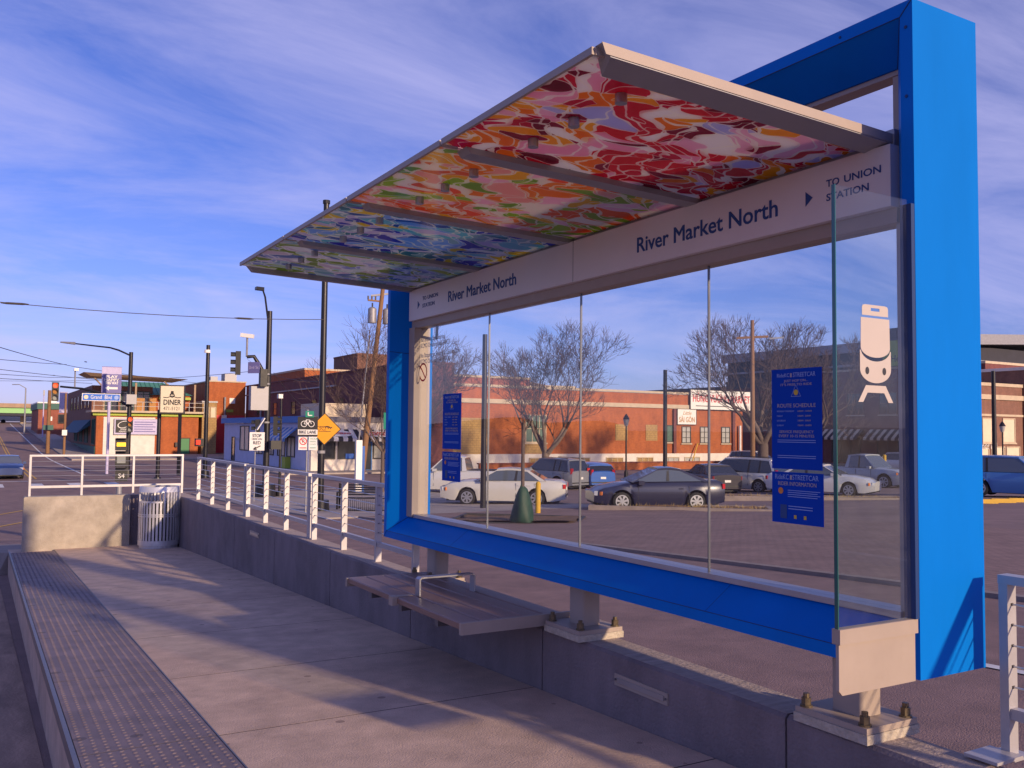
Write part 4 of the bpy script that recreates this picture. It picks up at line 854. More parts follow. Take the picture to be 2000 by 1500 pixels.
for i in range(9): MB().box(23.4, 29.8, 100.4-.02*(i % 2), 100.7, -3.5+.46*i, -3.5+.46*i+.44).build('board', 'stone_tan', tw)
MB().box(23.3, 29.9, 100.3, 100.8, .645, .95).build('coping', 'stucco_white', tw)
b6 = building('tan_workshop', 'tan workshop with pale roof and boarded windows between market hall and orange building', 23.6, 25.3, 113, 118, 3.1, 'block_tan', 'galv', caph=.2)
for xa in (23.75, 24.55): win(b6, 'S', 113, xa, .65, 1.3, 1.3, 'paint_cream', 'stone_tan', (1, 1))
# --- market hall with roof terrace
mh = thing('market_hall', 'two storey brick market hall with roof terrace, green hipped roof and white garage wall', 'building', (12, 113, G(113)))
g_ = G(113)
MB().box(12.0, 23.2, 113, 118.5, g_-.5, 1.35).build('lower_wall', 'brick_orange', mh)
MB().box(12.02, 18.8, 118.52, 152, g_-.5, 5.0).build('side_wall', 'brick_brown', mh)
MB().box(18.82, 23.2, 118.52, 140, g_-.5, 4.0).build('upper_wall', 'brick_orange', mh)
flat(mh, 'garage_wall', 'stucco_white', 'S', 113, 12.75, 18.3, g_, 1.2, .05)
flat(mh, 'lime_band', 'lime', 'S', 113, 11.6, 23.6, 1.36, 1.72, .55, e=-.3); MB().box(11.4, 23.8, 112.2, 118.5, 1.722, 1.95).build('terrace_slab', 'stone_tan', mh)
win(mh, 'S', 113, 21.1, 1.2, g_+.05, 2.0, 'door_green', 'brick_dark', (1, 1), nm='door')
for xa in (20.55,): MB().box(xa, xa+.3, 112.6, 112.94, g_+1.0, g_+1.5).build('wall_lamp', 'frame_dark', mh)
for ya, zz, hh, wd in ((114.0, -2.0, 3.0, 3.2),): win(mh, 'W', 12.0, ya, wd, zz, hh, 'pane_dark', 'green_dark', (5, 1))
for ya in (121, 125, 129.5, 134, 138.5, 143): win(mh, 'W', 12.02, ya, 2.0, 2.3, 1.9, 'pane_dark', 'brick_brown', (1, 2))
for ya in (121.5, 128, 134.5): win(mh, 'W', 12.02, ya, 3.6, -1.9, 2.6, 'pane_light', 'green_dark', (5, 1))
flat(mh, 'green_dado', 'green_dark', 'W', 11.95, 113.2, 146, g_, g_+1.0, .05)
MB().hexa([(11.98, 119, .2), (10.6, 119, -.7), (10.6, 140, -.7), (11.98, 140, .2)], [(11.98, 119, .9), (10.6, 119, -.62), (10.6, 140, -.62), (11.98, 140, .9)]).build('awning', 'awning_teal', mh)
# terrace railing, posts, roof
for i in range(8): MB().box(11.6+1.72*i, 11.66+1.72*i, 112.3, 112.36, 1.951, 3.0).build('terrace_post', 'galv', mh)
for zz in (2.95, 2.45): MB().box(11.5, 23.7, 112.31, 112.35, zz, zz+.05).build('terrace_rail', 'galv', mh)
for xa in (12.6, 16.0, 19.5, 22.6): MB().box(xa, xa+.2, 113.0, 113.2, 1.951, 5.2).build('canopy_post', 'tan_roof', mh)
for xa in (13.4, 15.2, 17.0): win(mh, 'S', 118.5, xa, 1.5, 2.0, 2.4, 'pane_dark', 'green_dark', (2, 1))
for xa in (17.0, 18.3): flat(mh, 'timber_panel', 'lens_amber', 'S', 118.43, xa, xa+.9, 2.0, 3.6, .05)
flat(mh, 'canopy_band', 'lime', 'S', 118.45, 19.5, 23.2, 3.5, 3.8, .6)
rf = MB(); rf.v = [(11.6, 118.3, 4.05), (23.5, 118.3, 4.05), (23.5, 130, 4.05), (11.6, 130, 4.05), (14.5, 122.5, 5.75), (20.5, 122.5, 5.75), (20.5, 126, 5.75), (14.5, 126, 5.75)]
rf.f = [(0, 1, 5, 4), (1, 2, 6, 5), (2, 3, 7, 6), (3, 0, 4, 7), (4, 5, 6, 7), (3, 2, 1, 0)]; rf.build('hipped_roof', 'roof_green', mh)
for i in range(22): MB().hexa([(11.9+i*.54, 118.45, 4.12), (11.94+i*.54, 118.45, 4.12), (min(20.5, max(14.5, 11.94+i*.54)), 122.4, 5.74), (min(20.46, max(14.46, 11.9+i*.54)), 122.4, 5.74)], [(11.9+i*.54, 118.45, 4.18), (11.94+i*.54, 118.45, 4.18), (min(20.5, max(14.5, 11.94+i*.54)), 122.4, 5.8), (min(20.46, max(14.46, 11.9+i*.54)), 122.4, 5.8)]).build('roof_rib', 'roof_green', mh)
MB().hexa([(11.2, 112.2, 5.75), (20.8, 112.2, 5.55), (20.8, 117.5, 5.55), (11.2, 117.5, 5.75)], [(10.4, 111.6, 6.15), (21.6, 111.6, 5.75), (21.6, 118, 5.75), (10.4, 118, 6.15)]).build('canopy_roof', 'tan_roof', mh)
for xa in (12.2, 19.6): MB().tube([(xa+.4, 113.1, 4.6), (xa-.6, 112.6, 5.6)], .09, 6).build('canopy_brace', 'tan_roof', mh)
for xa in (20.2, 21.4): MB().tube([(xa, 116, 3.8), (xa, 116, 4.9)], .09, 8).build('vent_pipe', 'sign_white', mh)
o = board('market_board', 'River Market sign board with black oval logo on the white garage wall', 'S', 112.9, 13.9, 18.6, -.75, .98, 'sign_lilac', 'galv', .2)
flat(o, 'logo_panel', 'black_print', 'S', 112.69, 14.0, 15.7, -.6, .9, .02)
b = MB(); 
for k in range(28):
    a, c = 2*math.pi*k/28, 2*math.pi*(k+1)/28; e = lambda q, r_: (14.85+r_*.62*math.cos(q)+r_*.2*math.sin(q), 112.66, .35+r_*.42*math.sin(q)); b.quad(e(a, 1), e(c, 1), e(c, .86), e(a, .86))
b.build('oval_logo', 'sign_white', o)
text('RIVER', .26, 'sign_white', o, (14.85, 112.66, -.22), X, Z, ext=.003); text('MARKET', .26, 'sign_white', o, (14.85, 112.66, -.46), X, Z, ext=.003)
for i in range(5): flat(o, 'small_print', 'sign_purple', 'S', 112.69, 16.0, 18.3-.3*(i % 2), .6-.27*i, .7-.27*i, .012)
# --- far left
b7 = building('green_band_building', 'brick building with dark green roof band beyond the market hall', 9.2, 13.6, 170, 190, 2.9, 'brick_red', None); MB().box(9.0, 13.8, 169.8, 190.2, 2.9, 3.9).build('roof_band', 'green_dark', b7)
MB().box(9.0, 13.8, 169.7, 190.3, 3.902, 4.1).build('parapet_cap', 'sign_white', b7); MB().box(11.0, 12.0, 172, 174, 4.11, 5.0).build('rooftop_unit', 'sign_white', b7)
win(b7, 'S', 169.8, 12.2, 1.2, .6, 1.5, 'pane_dark', 'frame_dark', (1, 1)); flat(b7, 'notice_plate', 'sign_white', 'S', 169.98, 10.9, 11.3, 1.0, 1.7, .05)
br = thing('overpass', 'far green girder road bridge crossing above the boulevard', 'bridge', (0, 226, G(226)))
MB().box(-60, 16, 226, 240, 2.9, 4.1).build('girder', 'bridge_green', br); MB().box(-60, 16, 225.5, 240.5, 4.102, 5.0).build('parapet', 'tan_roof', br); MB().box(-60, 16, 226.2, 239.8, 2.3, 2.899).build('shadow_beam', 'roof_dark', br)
for xa in (-22, -12, -3, 2.5, 9): MB().box(xa, xa+1.1, 231, 232, .3, 2.299).build('pier', 'stone_tan', br)
tr = thing('box_trailer', 'white box trailer parked beyond the far bridge', 'trailer', (6, 245, G(245))); MB().box(3.6, 12, 245, 252, 1.2, 4.2).build('body', 'sign_white', tr)
for xa in (4.5, 6, 10): MB().tube([(xa, 244.95, 1.1), (xa, 245.2, 1.1)], .5, 14).build('wheel', 'tyre', tr)
# hazy wooded hills at the horizon
hl = MB(); rr = random.Random(3); nh = 90
for i in range(nh+1):
    xx = -700+1900*i/nh; h_ = 9+7*math.sin(i*.31)+4*math.sin(i*.83+1)+rr.uniform(-1.2, 1.2)
    hl.v += [(xx, 900, -1), (xx, 930, max(4, h_)), (xx, 1100, max(2, h_*.6)), (xx, 1200, -1)]
for i in range(nh):
    for q in range(3): hl.f.append((4*i+q, 4*i+4+q, 4*i+5+q, 4*i+1+q))
struct(hl.build('hills', 'twig'))
# --- right-hand street
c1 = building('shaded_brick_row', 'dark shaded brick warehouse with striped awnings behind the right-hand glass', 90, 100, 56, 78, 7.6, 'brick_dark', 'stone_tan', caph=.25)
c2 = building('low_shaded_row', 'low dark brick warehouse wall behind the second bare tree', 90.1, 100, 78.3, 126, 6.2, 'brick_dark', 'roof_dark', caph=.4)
for ya in (57.5, 62, 66.5, 71): win(c1, 'W', 90, ya, 2.4, 2.4, 2.6, 'pane_dark', 'brick_brown', (2, 2), 'stone_tan')
for ya in (58.5, 65, 71.5): win(c1, 'W', 90, ya, 4.2, -3.2, 3.1, 'pane_dark', 'frame_dark', (3, 1), nm='shop_window')
for ya in (80, 86, 92, 98, 104, 110): win(c2, 'W', 90.1, ya, 2.4, .6, 2.8, 'pane_dark', 'brick_brown', (2, 2), 'stone_tan')
for i, ya in enumerate((57.8, 64.5, 71.0)): awning(('nearest', 'middle', 'farthest')[i]+' of the three black and cream striped awnings on the shaded brick row', 'W', 89.95, ya, ya+5.6, .7, -.3, 1.3, ['awning_black', 'paint_cream'], 12)
o = board('lime_billboard', 'lime green billboard on the roof of the shaded brick row', 'W', 89.8, 63.0, 68.0, 7.9, 10.8, 'sign_lime', 'frame_dark', .25)
MB().box(89.5, 89.9, 62.9, 68.1, 10.9, 12.2).build('top_panel', 'roof_dark', o)
text('Fun', 1.1, 'black_print', o, (89.52, 64.2, 10.1), NY, Z, ext=.01); text('Healthy', 1.1, 'black_print', o, (89.52, 65.3, 8.7), NY, Z, ext=.01)
for ya in (63.4, 67.4): MB().box(89.85, 90.2, ya, ya+.2, 7.85, 10.8).build('stand', 'frame_dark', o)
c3 = building('tan_shop_building', 'sunlit brown brick shop building with boarded cream windows at the right edge', 77, 86.2, 50, 55.8, 4.7, 'brick_brown', 'stone_tan', caph=.3)
flat(c3, 'cornice', 'stone_tan', 'S', 50, 77, 86.2, 3.45, 3.9, .15); flat(c3, 'cornice', 'stone_tan', 'S', 50, 77, 86.2, 1.9, 2.1, .08)
for xa in (79.7, 82.9): win(c3, 'S', 50, xa, 2.0, -.55, 2.3, 'paint_cream', 'stone_tan', (1, 1), 'stone_tan')
for xa in (78.5, 81.0, 83.4): win(c3, 'S', 50, xa, 2.2, -3.1, 2.2, 'paint_cream', 'stone_tan', (1, 1), nm='boarded_shop_window')
text('BROS INC', .6, 'sign_white', c3, (80.6, 49.95, -.95), X, Z, ext=.02)
c4 = building('red_brick_corner', 'red brick building with white boarded windows at the far right edge', 86.3, 100, 49.6, 55.7, 6.4, 'brick_brown', 'stucco_white', caph=.3)
flat(c4, 'cornice', 'stucco_white', 'S', 49.6, 86.3, 99, 2.6, 2.9, .12)
for xa in (86.9, 89.6): win(c4, 'S', 49.6, xa, 1.8, -.2, 2.3, 'pane_light', 'stucco_white', (1, 1)); win(c4, 'S', 49.6, xa, 1.8, -3.1, 2.2, 'pane_light', 'stucco_white', (1, 1))
c5 = building('grey_warehouse', 'tall dark roofed warehouse with pale eaves rising behind the right-hand shops', 96, 150, 64, 100, 7.4, 'roof_dark', 'roof_dark', caph=.3)
MB().hexa([(95, 63, 10.4), (150, 63, 13.5), (150, 100, 13.5), (95, 100, 10.4)], [(95, 63, 11.6), (150, 63, 14.7), (150, 100, 14.7), (95, 100, 11.6)]).build('eaves', 'galv', c5); MB().box(96.2, 149.8, 64.2, 99.8, 7.71, 10.6).build('clerestory', 'roof_dark', c5); MB().box(95.6, 150.4, 63.6, 100.4, 8.7, 8.95).build('gutter', 'galv', c5)
# ================================================================== CARS
def interp(pts, x):
    if x <= pts[0][0]: return pts[0][1]
    for (a, za), (c, zc) in zip(pts, pts[1:]):
        if x <= c: t = (x-a)/(c-a); return za+(zc-za)*t
    return pts[-1][1]
def car(name, label, cat, loc, heading, paint, L=4.7, W=1.8, deck=None, cabin=None, wheels=(-1.35, 1.38), rw=.32, belt=.92, glass='car_glass', two_tone=None, doors=2, roofrack=False, bed=False, tail='lens_red', group='cars parked in the lot', wagon=False):
    """deck: bonnet/boot line [(x, z)], rear to front; cabin: (rear base, roof rear, roof front, screen base) as (x, z)"""
    o = thing(name, label, cat, loc, math.atan2(heading[1], heading[0]), group)
    h2 = L/2; N_ = 56; body = MB(); rings = []
    sill = .20
    for i in range(N_+1):
        x = -h2+L*i/N_; u = abs(x)/h2
        wv = W/2*(1-.16*max(0, (u-.55)/.45)**2.4); zb = sill+.10*max(0, (u-.82)/.18)
        for wx in wheels:
            d = abs(x-wx)
            if d < rw+.07: zb = max(zb, rw+math.sqrt(max(0, (rw+.07)**2-d*d)))
        zd = interp(deck, x); bl = min(belt, zd-.03)
        zm = max(zb+.02, min(.55, bl-.1)); zb2 = max(bl, zm+.02); zd = max(zd, zb2+.02)
        sec = [(wv*.94, zb), (wv, max(zb+.01, zm)), (wv*.985, max(zm+.02, (zm+zb2)/2+.03)), (wv*.955, zb2), (wv*.86, zd-.012), (wv*.5, zd+.02), (0, zd+.028)]
        rings.append([(x, y, z) for y, z in sec]+[(x, -y, z) for y, z in reversed(sec[:-1])])
    n = len(rings[0]); body.v = [p for r_ in rings for p in r_]
    for i in range(N_):
        for k in range(n-1): body.f.append((i*n+k, i*n+k+1, (i+1)*n+k+1, (i+1)*n+k))
    body.f.append(tuple(range(n))); body.f.append(tuple(N_*n+k for k in reversed(range(n))))
    bo = body.build('body', paint, o, smooth=38, local=True)
    MB().box(-h2+.25, h2-.25, -W*.40, W*.40, .17, .60).build('underbody', 'trim_black', o, local=True)
    # cabin
    A, B, C, D = cabin; wb, wr = W/2*.925, W/2*.74
    def hexcab(p, e=0): return [(p[0][0], wb-e, p[0][1]), (p[1][0], wr-e, p[1][1]), (p[2][0], wr-e, p[2][1]), (p[3][0], wb-e, p[3][1])]
    pr = hexcab((A, B, C, D)); g = MB(); g.v = pr+[(x, -y, z) for x, y, z in pr]
    g.f = [(0, 1, 2, 3), (7, 6, 5, 4), (0, 4, 5, 1), (1, 5, 6, 2), (2, 6, 7, 3), (3, 7, 4, 0)]
    g.build('windows', glass, o, local=True)
    rf = MB(); t = .05; nseg = 6; 
    for i in range(nseg+1):
        x = B[0]-.05+(C[0]+.07-B[0]+.05)*i/nseg; zz = B[1]+(C[1]-B[1])*i/nseg+.045*math.sin(math.pi*i/nseg)
        for q in range(7):
            yy = -1+2*q/6; rf.v.append((x, yy*(wr+.025), zz+.035*(1-yy*yy)-.0))
    m7 = len(rf.v)
    rf.v += [(x, y, z-.07) for x, y, z in rf.v]
    for i in range(nseg):
        for q in range(6): a = i*7+q; rf.f += [(a, a+1, a+8, a+7), (m7+a+7, m7+a+8, m7+a+1, m7+a)]
    for i in range(nseg): a = i*7; rf.f += [(a, a+7, m7+a+7, m7+a), (a+6, m7+a+6, m7+a+13, a+13)]
    for q in range(6): e_ = nseg*7+q; rf.f += [(q, m7+q, m7+q+1, q+1), (e_, e_+1, m7+e_+1, m7+e_)]
    rf.build('roof', paint, o, smooth=40, local=True)
    for s in (-1, 1):
        for (p, q, wd) in ((A, B, .16 if not wagon else .10), (D, C, .055)):
            e = .012; v0 = Vector((p[0], s*(wb+e), p[1]-.02)); v1 = Vector((q[0], s*(wr+e), q[1]+.01)); dx = wd if p is A else -wd*1.2; hh = Vector((0, s*.03, 0))
            MB().hexa([v0-hh*1.2, v0+Vector((dx*1.5, 0, 0))-hh*1.2, v0+Vector((dx*1.5, 0, 0)), v0], [v1-hh*1.2, v1+Vector((dx*.8, 0, 0))-hh*1.2, v1+Vector((dx*.8, 0, 0)), v1]).build('pillar', paint, o, local=True)
        xm = [(B[0]+C[0])/2-.1] if doors == 2 else [C[0]-.25]
        if wagon: xm.append(B[0]+.55)
        for x_ in xm:
            MB().hexa([(x_-.05, s*(wb-.02), A[1]), (x_+.05, s*(wb-.02), A[1]), (x_+.05, s*(wb+.008), A[1]), (x_-.05, s*(wb+.008), A[1])], [(x_-.08, s*(wr-.02), B[1]), (x_+.0, s*(wr-.02), B[1]), (x_+.0, s*(wr+.010), B[1]), (x_-.08, s*(wr+.010), B[1])]).build('pillar', 'trim_black', o, local=True)
        # door seams, handles, mirror, side strip
        for x_ in ([(B[0]+C[0])/2-.12, D[0]-.25, A[0]+.45] if doors == 2 else [A[0]+.75, D[0]-.25]):
            MB().box(x_-.006, x_+.006, s*W*.494-.006, s*W*.494+.006, .38, belt-.02).build('door_seam', 'trim_black', bo, local=True)
        for x_ in ([(B[0]+C[0])/2-.35, A[0]+.6] if doors == 2 else [A[0]+.95]):
            MB().box(x_, x_+.16, s*W*.492-.018, s*W*.492+.018, belt-.13, belt-.095).build('door_handle', paint, bo, local=True)
        MB().box(D[0]-.42, D[0]-.22, min(s*W*.485, s*(W*.485+.19)), max(s*W*.485, s*(W*.485+.19)), belt+.02, belt+.16).build('mirror', paint, o, local=True)
        # lamps
        hz = interp(deck, h2-.2)-.13
        MB().obox((h2-.145, s*W*.335, hz), (1, -.55*s, 0), (.55*s, 1, 0), (0, 0, 1), .05, .17, .075).build('headlight', 'lens_white', o, local=True)
        MB().obox((h2-.26, s*W*.435, hz-.005), (1, -.9*s, 0), (.9*s, 1, 0), (0, 0, 1), .03, .055, .06).build('turn_signal', 'lens_orange', o, local=True)
        tz = interp(deck, -h2+.1)-.16 if not wagon else belt+.02
        MB().obox((-h2+.085, s*W*.375, tz), (1, .45*s, 0), (-.45*s, 1, 0), (0, 0, 1), .055, .10 if not wagon else .075, .085 if not wagon else .17).build('tail_light', tail, o, local=True)
        for wx in wheels:
            ty_ = MB(); yc = s*(W/2-.115)
            ty_.tube([(wx, yc-.10, 0+rw), (wx, yc-.075, rw), (wx, yc+.075, rw), (wx, yc+.10, rw)], [rw*.86, rw, rw, rw*.86], 24)
            wo = ty_.build('wheel', 'tyre', o, smooth=40, local=True)
            ys = yc+s*.101; rim = MB()
            rim.ring((wx, ys+s*.003, rw), X, Z, rw*.60, rw*.72, 24); rim.tube([(wx, ys-.01*s, rw), (wx, ys+s*.012, rw)], rw*.18, 12)
            for k in range(7):
                a = 2*math.pi*k/7+.2; ca, sa = math.cos(a), math.sin(a); w0, w1 = .028, .040
                p0, p1 = rw*.15, rw*.62
                rim.quad((wx+ca*p0-sa*w0, ys+s*.006, rw+sa*p0+ca*w0), (wx+ca*p1-sa*w1, ys+s*.006, rw+sa*p1+ca*w1), (wx+ca*p1+sa*w1, ys+s*.006, rw+sa*p1-ca*w1), (wx+ca*p0+sa*w0, ys+s*.006, rw+sa*p0-ca*w0))
            rim.build('rim', 'rim', wo, local=True)
    # bumpers, grille, plates
    hz = interp(deck, h2-.2)-.15
    MB().box(h2-.13, h2-.055, -W*.18, W*.18, hz-.07, hz+.06).build('grille', 'trim_black', o, local=True)
    MB().box(h2-.10, h2-.005, -W*.36, W*.36, .40, .44).build('bumper_strip', 'trim_black', o, local=True); MB().box(h2-.12, h2-.02, -W*.30, W*.30, .24, .33).build('air_intake', 'trim_black', o, local=True)
    MB().box(-h2-.012, -h2+.05, -.16, .16, .62, .74).build('number_plate', 'sign_white', o, local=True); MB().box(-h2-.02, -h2+.12, -W*.40, W*.40, .40, .46).build('bumper_strip', 'trim_black', o, local=True)
    if roofrack:
        for s in (-1, 1): MB().tube([(B[0]+.1, s*wr*.9, B[1]+.09), ((B[0]+C[0])/2, s*wr*.9, B[1]+.11), (C[0]-.2, s*wr*.9, C[1]+.08)], .018, 6).build('roof_rail', 'trim_black', o, local=True)
    if bed: MB().box(-h2+.12, A[0]-.06, -W*.40, W*.40, .70, interp(deck, -1.5)+.036).build('load_bed', 'trim_black', o, local=True)
    return o
def fac(px, dep, a):
    """heading turned a degrees anticlockwise from the sight line through this column"""
    d = ray(px, 850); v = Vector((d.x, d.y)).normalized(); return (v.x*math.cos(R(a))-v.y*math.sin(R(a)), v.x*math.sin(R(a))+v.y*math.cos(R(a)))
SED = dict(deck=[(-2.4, .93), (-2.3, 1.0), (-1.5, 1.04), (-1.0, 1.02), (.9, 1.0), (1.5, .97), (2.1, .86), (2.4, .70)], cabin=((-1.72, 1.0), (-1.0, 1.40), (.15, 1.43), (1.05, .98)))
VAN = dict(L=5.0, W=1.95, deck=[(-2.5, 1.02), (-2.4, 1.05), (1.0, 1.06), (1.6, 1.02), (2.2, .92), (2.5, .74)], cabin=((-2.42, 1.04), (-2.05, 1.72), (.45, 1.76), (1.55, 1.04)), wheels=(-1.5, 1.55), rw=.33, belt=1.02, wagon=True)
SUV = dict(L=4.7, W=1.85, deck=[(-2.35, 1.05), (-2.3, 1.08), (.8, 1.1), (1.4, 1.08), (2.1, 1.0), (2.35, .85)], cabin=((-2.28, 1.07), (-2.0, 1.68), (.1, 1.72), (.95, 1.08)), wheels=(-1.35, 1.4), rw=.36, belt=1.04, wagon=True)
COU = dict(L=4.65, W=1.75, deck=[(-2.32, .92), (-2.2, 1.03), (-1.6, 1.06), (-1.0, 1.04), (.7, 1.0), (1.4, .92), (2.0, .80), (2.32, .62)], cabin=((-1.75, 1.03), (-.75, 1.42), (.0, 1.45), (1.05, .99)), wheels=(-1.27, 1.37), belt=.88, doors=1)
HAT = dict(L=4.4, W=1.75, deck=[(-2.2, 1.0), (-2.1, 1.05), (.8, 1.0), (1.4, .93), (1.9, .82), (2.2, .66)], cabin=((-2.1, 1.03), (-1.75, 1.38), (-.05, 1.49), (1.3, .95)), wheels=(-1.3, 1.4), belt=.95, wagon=True)
TRK = dict(L=5.6, W=2.0, deck=[(-2.8, 1.18), (-.7, 1.18), (.9, 1.20), (1.5, 1.16), (2.4, 1.08), (2.8, .95)], cabin=((-.72, 1.16), (-.55, 1.86), (.45, 1.90), (1.25, 1.18)), wheels=(-1.75, 1.8), rw=.40, belt=1.10, doors=1)
p = Vector(((17.55+19.76)/2-.28, (32.23+30.55)/2+.2, 0)); p.z = G(p.y)
car('sedan', 'pearl white four door sedan parked side on behind the green tree bag', 'car', p, (-.795, .607), 'car_pearl', L=4.95, W=1.82, **SED, glass='car_glass_light')
p = gx(1278, 32.3); car('coupe', 'dark navy two door coupe parked behind the mulch island', 'car', p, fac(1278, 32, 106), 'car_navy', **COU, glass='car_glass_light')
p = gx(1446, 48.5); car('minivan', 'white minivan with dark glass seen from behind beside the dark coupe', 'car', p, fac(1444, 51, 62), 'car_white', **VAN, roofrack=True)
p = gx(1386, 47.5); car('sedan', 'black sedan whose tail shows between the dark coupe and the white minivan', 'car', p, fac(1386, 46, 22), 'car_black', L=4.7, W=1.8, **SED)
p = gx(1074, 52.0); car('estate_car', 'silver grey estate car behind the roof of the pearl white sedan', 'car', p, fac(1074, 52, 48), 'car_grey', **SUV, roofrack=True)
p = gx(1150, 53.0); car('hatchback', 'bright blue hatchback seen from behind between the grey estate and the navy coupe', 'car', p, fac(1150, 53, 22), 'car_blue', **HAT)
p = gx(893, 47.5); car('pickup_truck', 'white pickup truck behind the far end pane and pearl sedan bonnet', 'truck', p, fac(893, 47, 78), 'car_white', **TRK, bed=True, glass='car_glass_light')
p = gx(1606, 43.5); car('sedan', 'white sedan facing right, half hidden by the blue posters', 'car', p, fac(1606, 43, -104), 'car_white', L=5.0, W=1.85, **SED, glass='car_glass_light')
p = gx(1688, 54.0); car('pickup_truck', 'silver crew pickup facing right behind the white sedan', 'truck', p, fac(1688, 54, -122), 'car_silver', **TRK, bed=True, glass='car_glass_light')
p = gx(1735, 88); car('suv', 'small white sport utility car far off below the striped awnings', 'car', p, fac(1735, 88, 92), 'car_white', **SUV)
p = gx(1474, 86); car('minivan', 'far white people carrier beside the second bare tree trunk', 'car', p, fac(1474, 86, -118), 'car_white', **VAN)
p = gx(1990, 39.0); car('suv', 'royal blue compact sport utility car cut by the right edge beyond the blue post', 'car', p, fac(1990, 39, -104), 'car_royal', **SUV, glass='car_glass_light')
p = gx(1915, 78); car('sedan', 'distant white sedan just right of the blue post', 'car', p, fac(1915, 78, 100), 'car_white', L=4.7, W=1.8, **SED)
p = Vector((1.95, 68.2, G(68))); car('sedan', 'dark blue sedan driving towards the crossing at the left edge', 'car', p, (0.03, -1), 'car_deepblue', L=4.8, W=1.85, **SED, glass='car_glass_light', group='cars on the boulevard')
# ================================================================== TREES
def tree(label, base, height, spread, seed, trunk_h, r0, lean=(0, 0), forks=4, depth=6, bark='bark', fine=.011, name='bare_tree', thin=1.0, tilt=(.40, .85)):
    rr = random.Random(seed); o = thing(name, label, 'tree', base, group='bare winter trees'); b = Vector(base)
    tb, cb_ = MB(), MB()
    top = b+Vector((lean[0], lean[1], trunk_h)); mid = b+Vector((lean[0]*.3, lean[1]*.3, trunk_h*.5))
    tb.tube([b-Vector((0, 0, .1)), b+Vector((0, 0, .2)), mid, top], [r0*1.5, r0*1.05, r0*.92, r0*.85], 10)
    def grow(p, d, L_, r, lv):
        n = 4 if lv < 2 else 3; pts = [p]; q = p; dd = d.copy(); rad = [r]
        for i in range(n):
            dd = (dd+Vector((rr.uniform(-1, 1), rr.uniform(-1, 1), rr.uniform(-.7, .9)))*.17+Vector((0, 0, .045))).normalized()
            q = q+dd*(L_/n); pts.append(q); rad.append(max(fine*.6, r*(1-.42*(i+1)/n)))
        (tb if lv < 2 else cb_).tube(pts, rad, 7 if lv < 2 else (5 if lv < 3 else 3), cap=False)
        if lv >= depth: return
        k = 2 if lv < 2 else rr.choice((2, 3, 3))
        for i in range(k):
            ax = dd.cross(Vector((rr.uniform(-1, 1), rr.uniform(-1, 1), rr.uniform(-1, 1)))).normalized()
            nd = (Matrix.Rotation(rr.uniform(.28, .62), 3, ax) @ dd); nd.z += .02
            grow(q, nd.normalized(), L_*rr.uniform(.66, .86), max(fine, rad[-1]*.74), lv+1)
        if lv >= 1:
            for i in range(1 if lv < 3 else 2):
                j = rr.randint(1, n-1); ax = Vector((rr.uniform(-1, 1), rr.uniform(-1, 1), rr.uniform(-.4, 1))).normalized()
                grow(pts[j], (dd*.6+ax*.8).normalized(), L_*rr.uniform(.5, .72), max(fine, r*.42), lv+2)
    for i in range(forks):
        a = 2*math.pi*i/forks+rr.uniform(-.4, .4); el = rr.uniform(*tilt)
        d = Vector((math.cos(a)*math.sin(el), math.sin(a)*math.sin(el), math.cos(el)))
        grow(top-Vector((0, 0, rr.uniform(0, trunk_h*.15))), d, (height-trunk_h)*.285*spread, r0*.55, 1)
    tb.build('trunk', bark, o, smooth=60); cb_.build('crown', 'twig', o, kind='stuff')
    return o
p = gx(1066, 62); tree('big spreading bare tree before the long brick building, behind the pearl sedan', p, 8.6, 1.28, 11, 1.9, .30, forks=5, depth=7, bark='bark_pale', fine=.011, tilt=(.45, 1.05))
p = gx(1490, 64); tree('big bare tree right of the long brick building, behind the minivan', p, 10.8, 1.12, 23, 2.6, .42, forks=5, depth=7, fine=.012, tilt=(.35, .95))
p = gx(1580, 70); tree('bare tree whose crown rises above the nearer route poster', p, 10.5, 1.1, 31, 2.6, .3, forks=4, depth=7, fine=.013)
p = gx(748, 47); tree('slender bare street tree beside the shelter\'s far blue post', p, 9.2, 1.12, 47, 2.1, .10, forks=5, depth=6, fine=.008, tilt=(.4, 1.0), name='street_tree')
p = gx(820, 66); tree('bare tree seen through the end pane above the white pickup', p, 9.4, 1.1, 52, 2.2, .2, forks=4, depth=7, fine=.011)
# sapling with watering bag and square pit
pc = Vector((12.84, 21.11, G(21.11)+.05))
tree('thin young tree standing in the green watering bag', pc, 6.0, .62, 61, 2.7, .055, forks=3, depth=4, fine=.008, name='sapling', tilt=(.3, .8))
wb = thing('watering_bag', 'green plastic watering bag zipped round the thin young tree', 'tree bag', pc)
b = MB(); prof_ = [(.0, .30), (.08, .315), (.25, .295), (.5, .235), (.72, .17), (.88, .115), (.95, .06)]; rr = random.Random(8)
for (h_, r_) in prof_:
    for k in range(18):
        a = 2*math.pi*k/18; q = r_*(1+.10*math.sin(3*a+h_*4)+.07*math.sin(7*a-h_*3)+rr.uniform(-.05, .05)); b.v.append((pc.x+q*math.cos(a), pc.y+q*math.sin(a), pc.z+.03+h_+rr.uniform(-.01, .01)))
for i in range(len(prof_)-1):
    for k in range(18): b.f.append((i*18+k, i*18+(k+1) % 18, (i+1)*18+(k+1) % 18, (i+1)*18+k))
b.build('bag', 'green_bag', wb, smooth=50); MB().tube([(pc.x-.08, pc.y, pc.z+.93), (pc.x-.02, pc.y-.02, pc.z+1.1), (pc.x+.06, pc.y, pc.z+.95)], .02, 6).build('strap', 'green_bag', wb)
pit = thing('tree_pit', 'square mulch bed with dry leaves round the watering bag', 'planting bed', (13.3, 22.1, G(22.1)+.05), R(-40))
b = MB(); rr = random.Random(4)
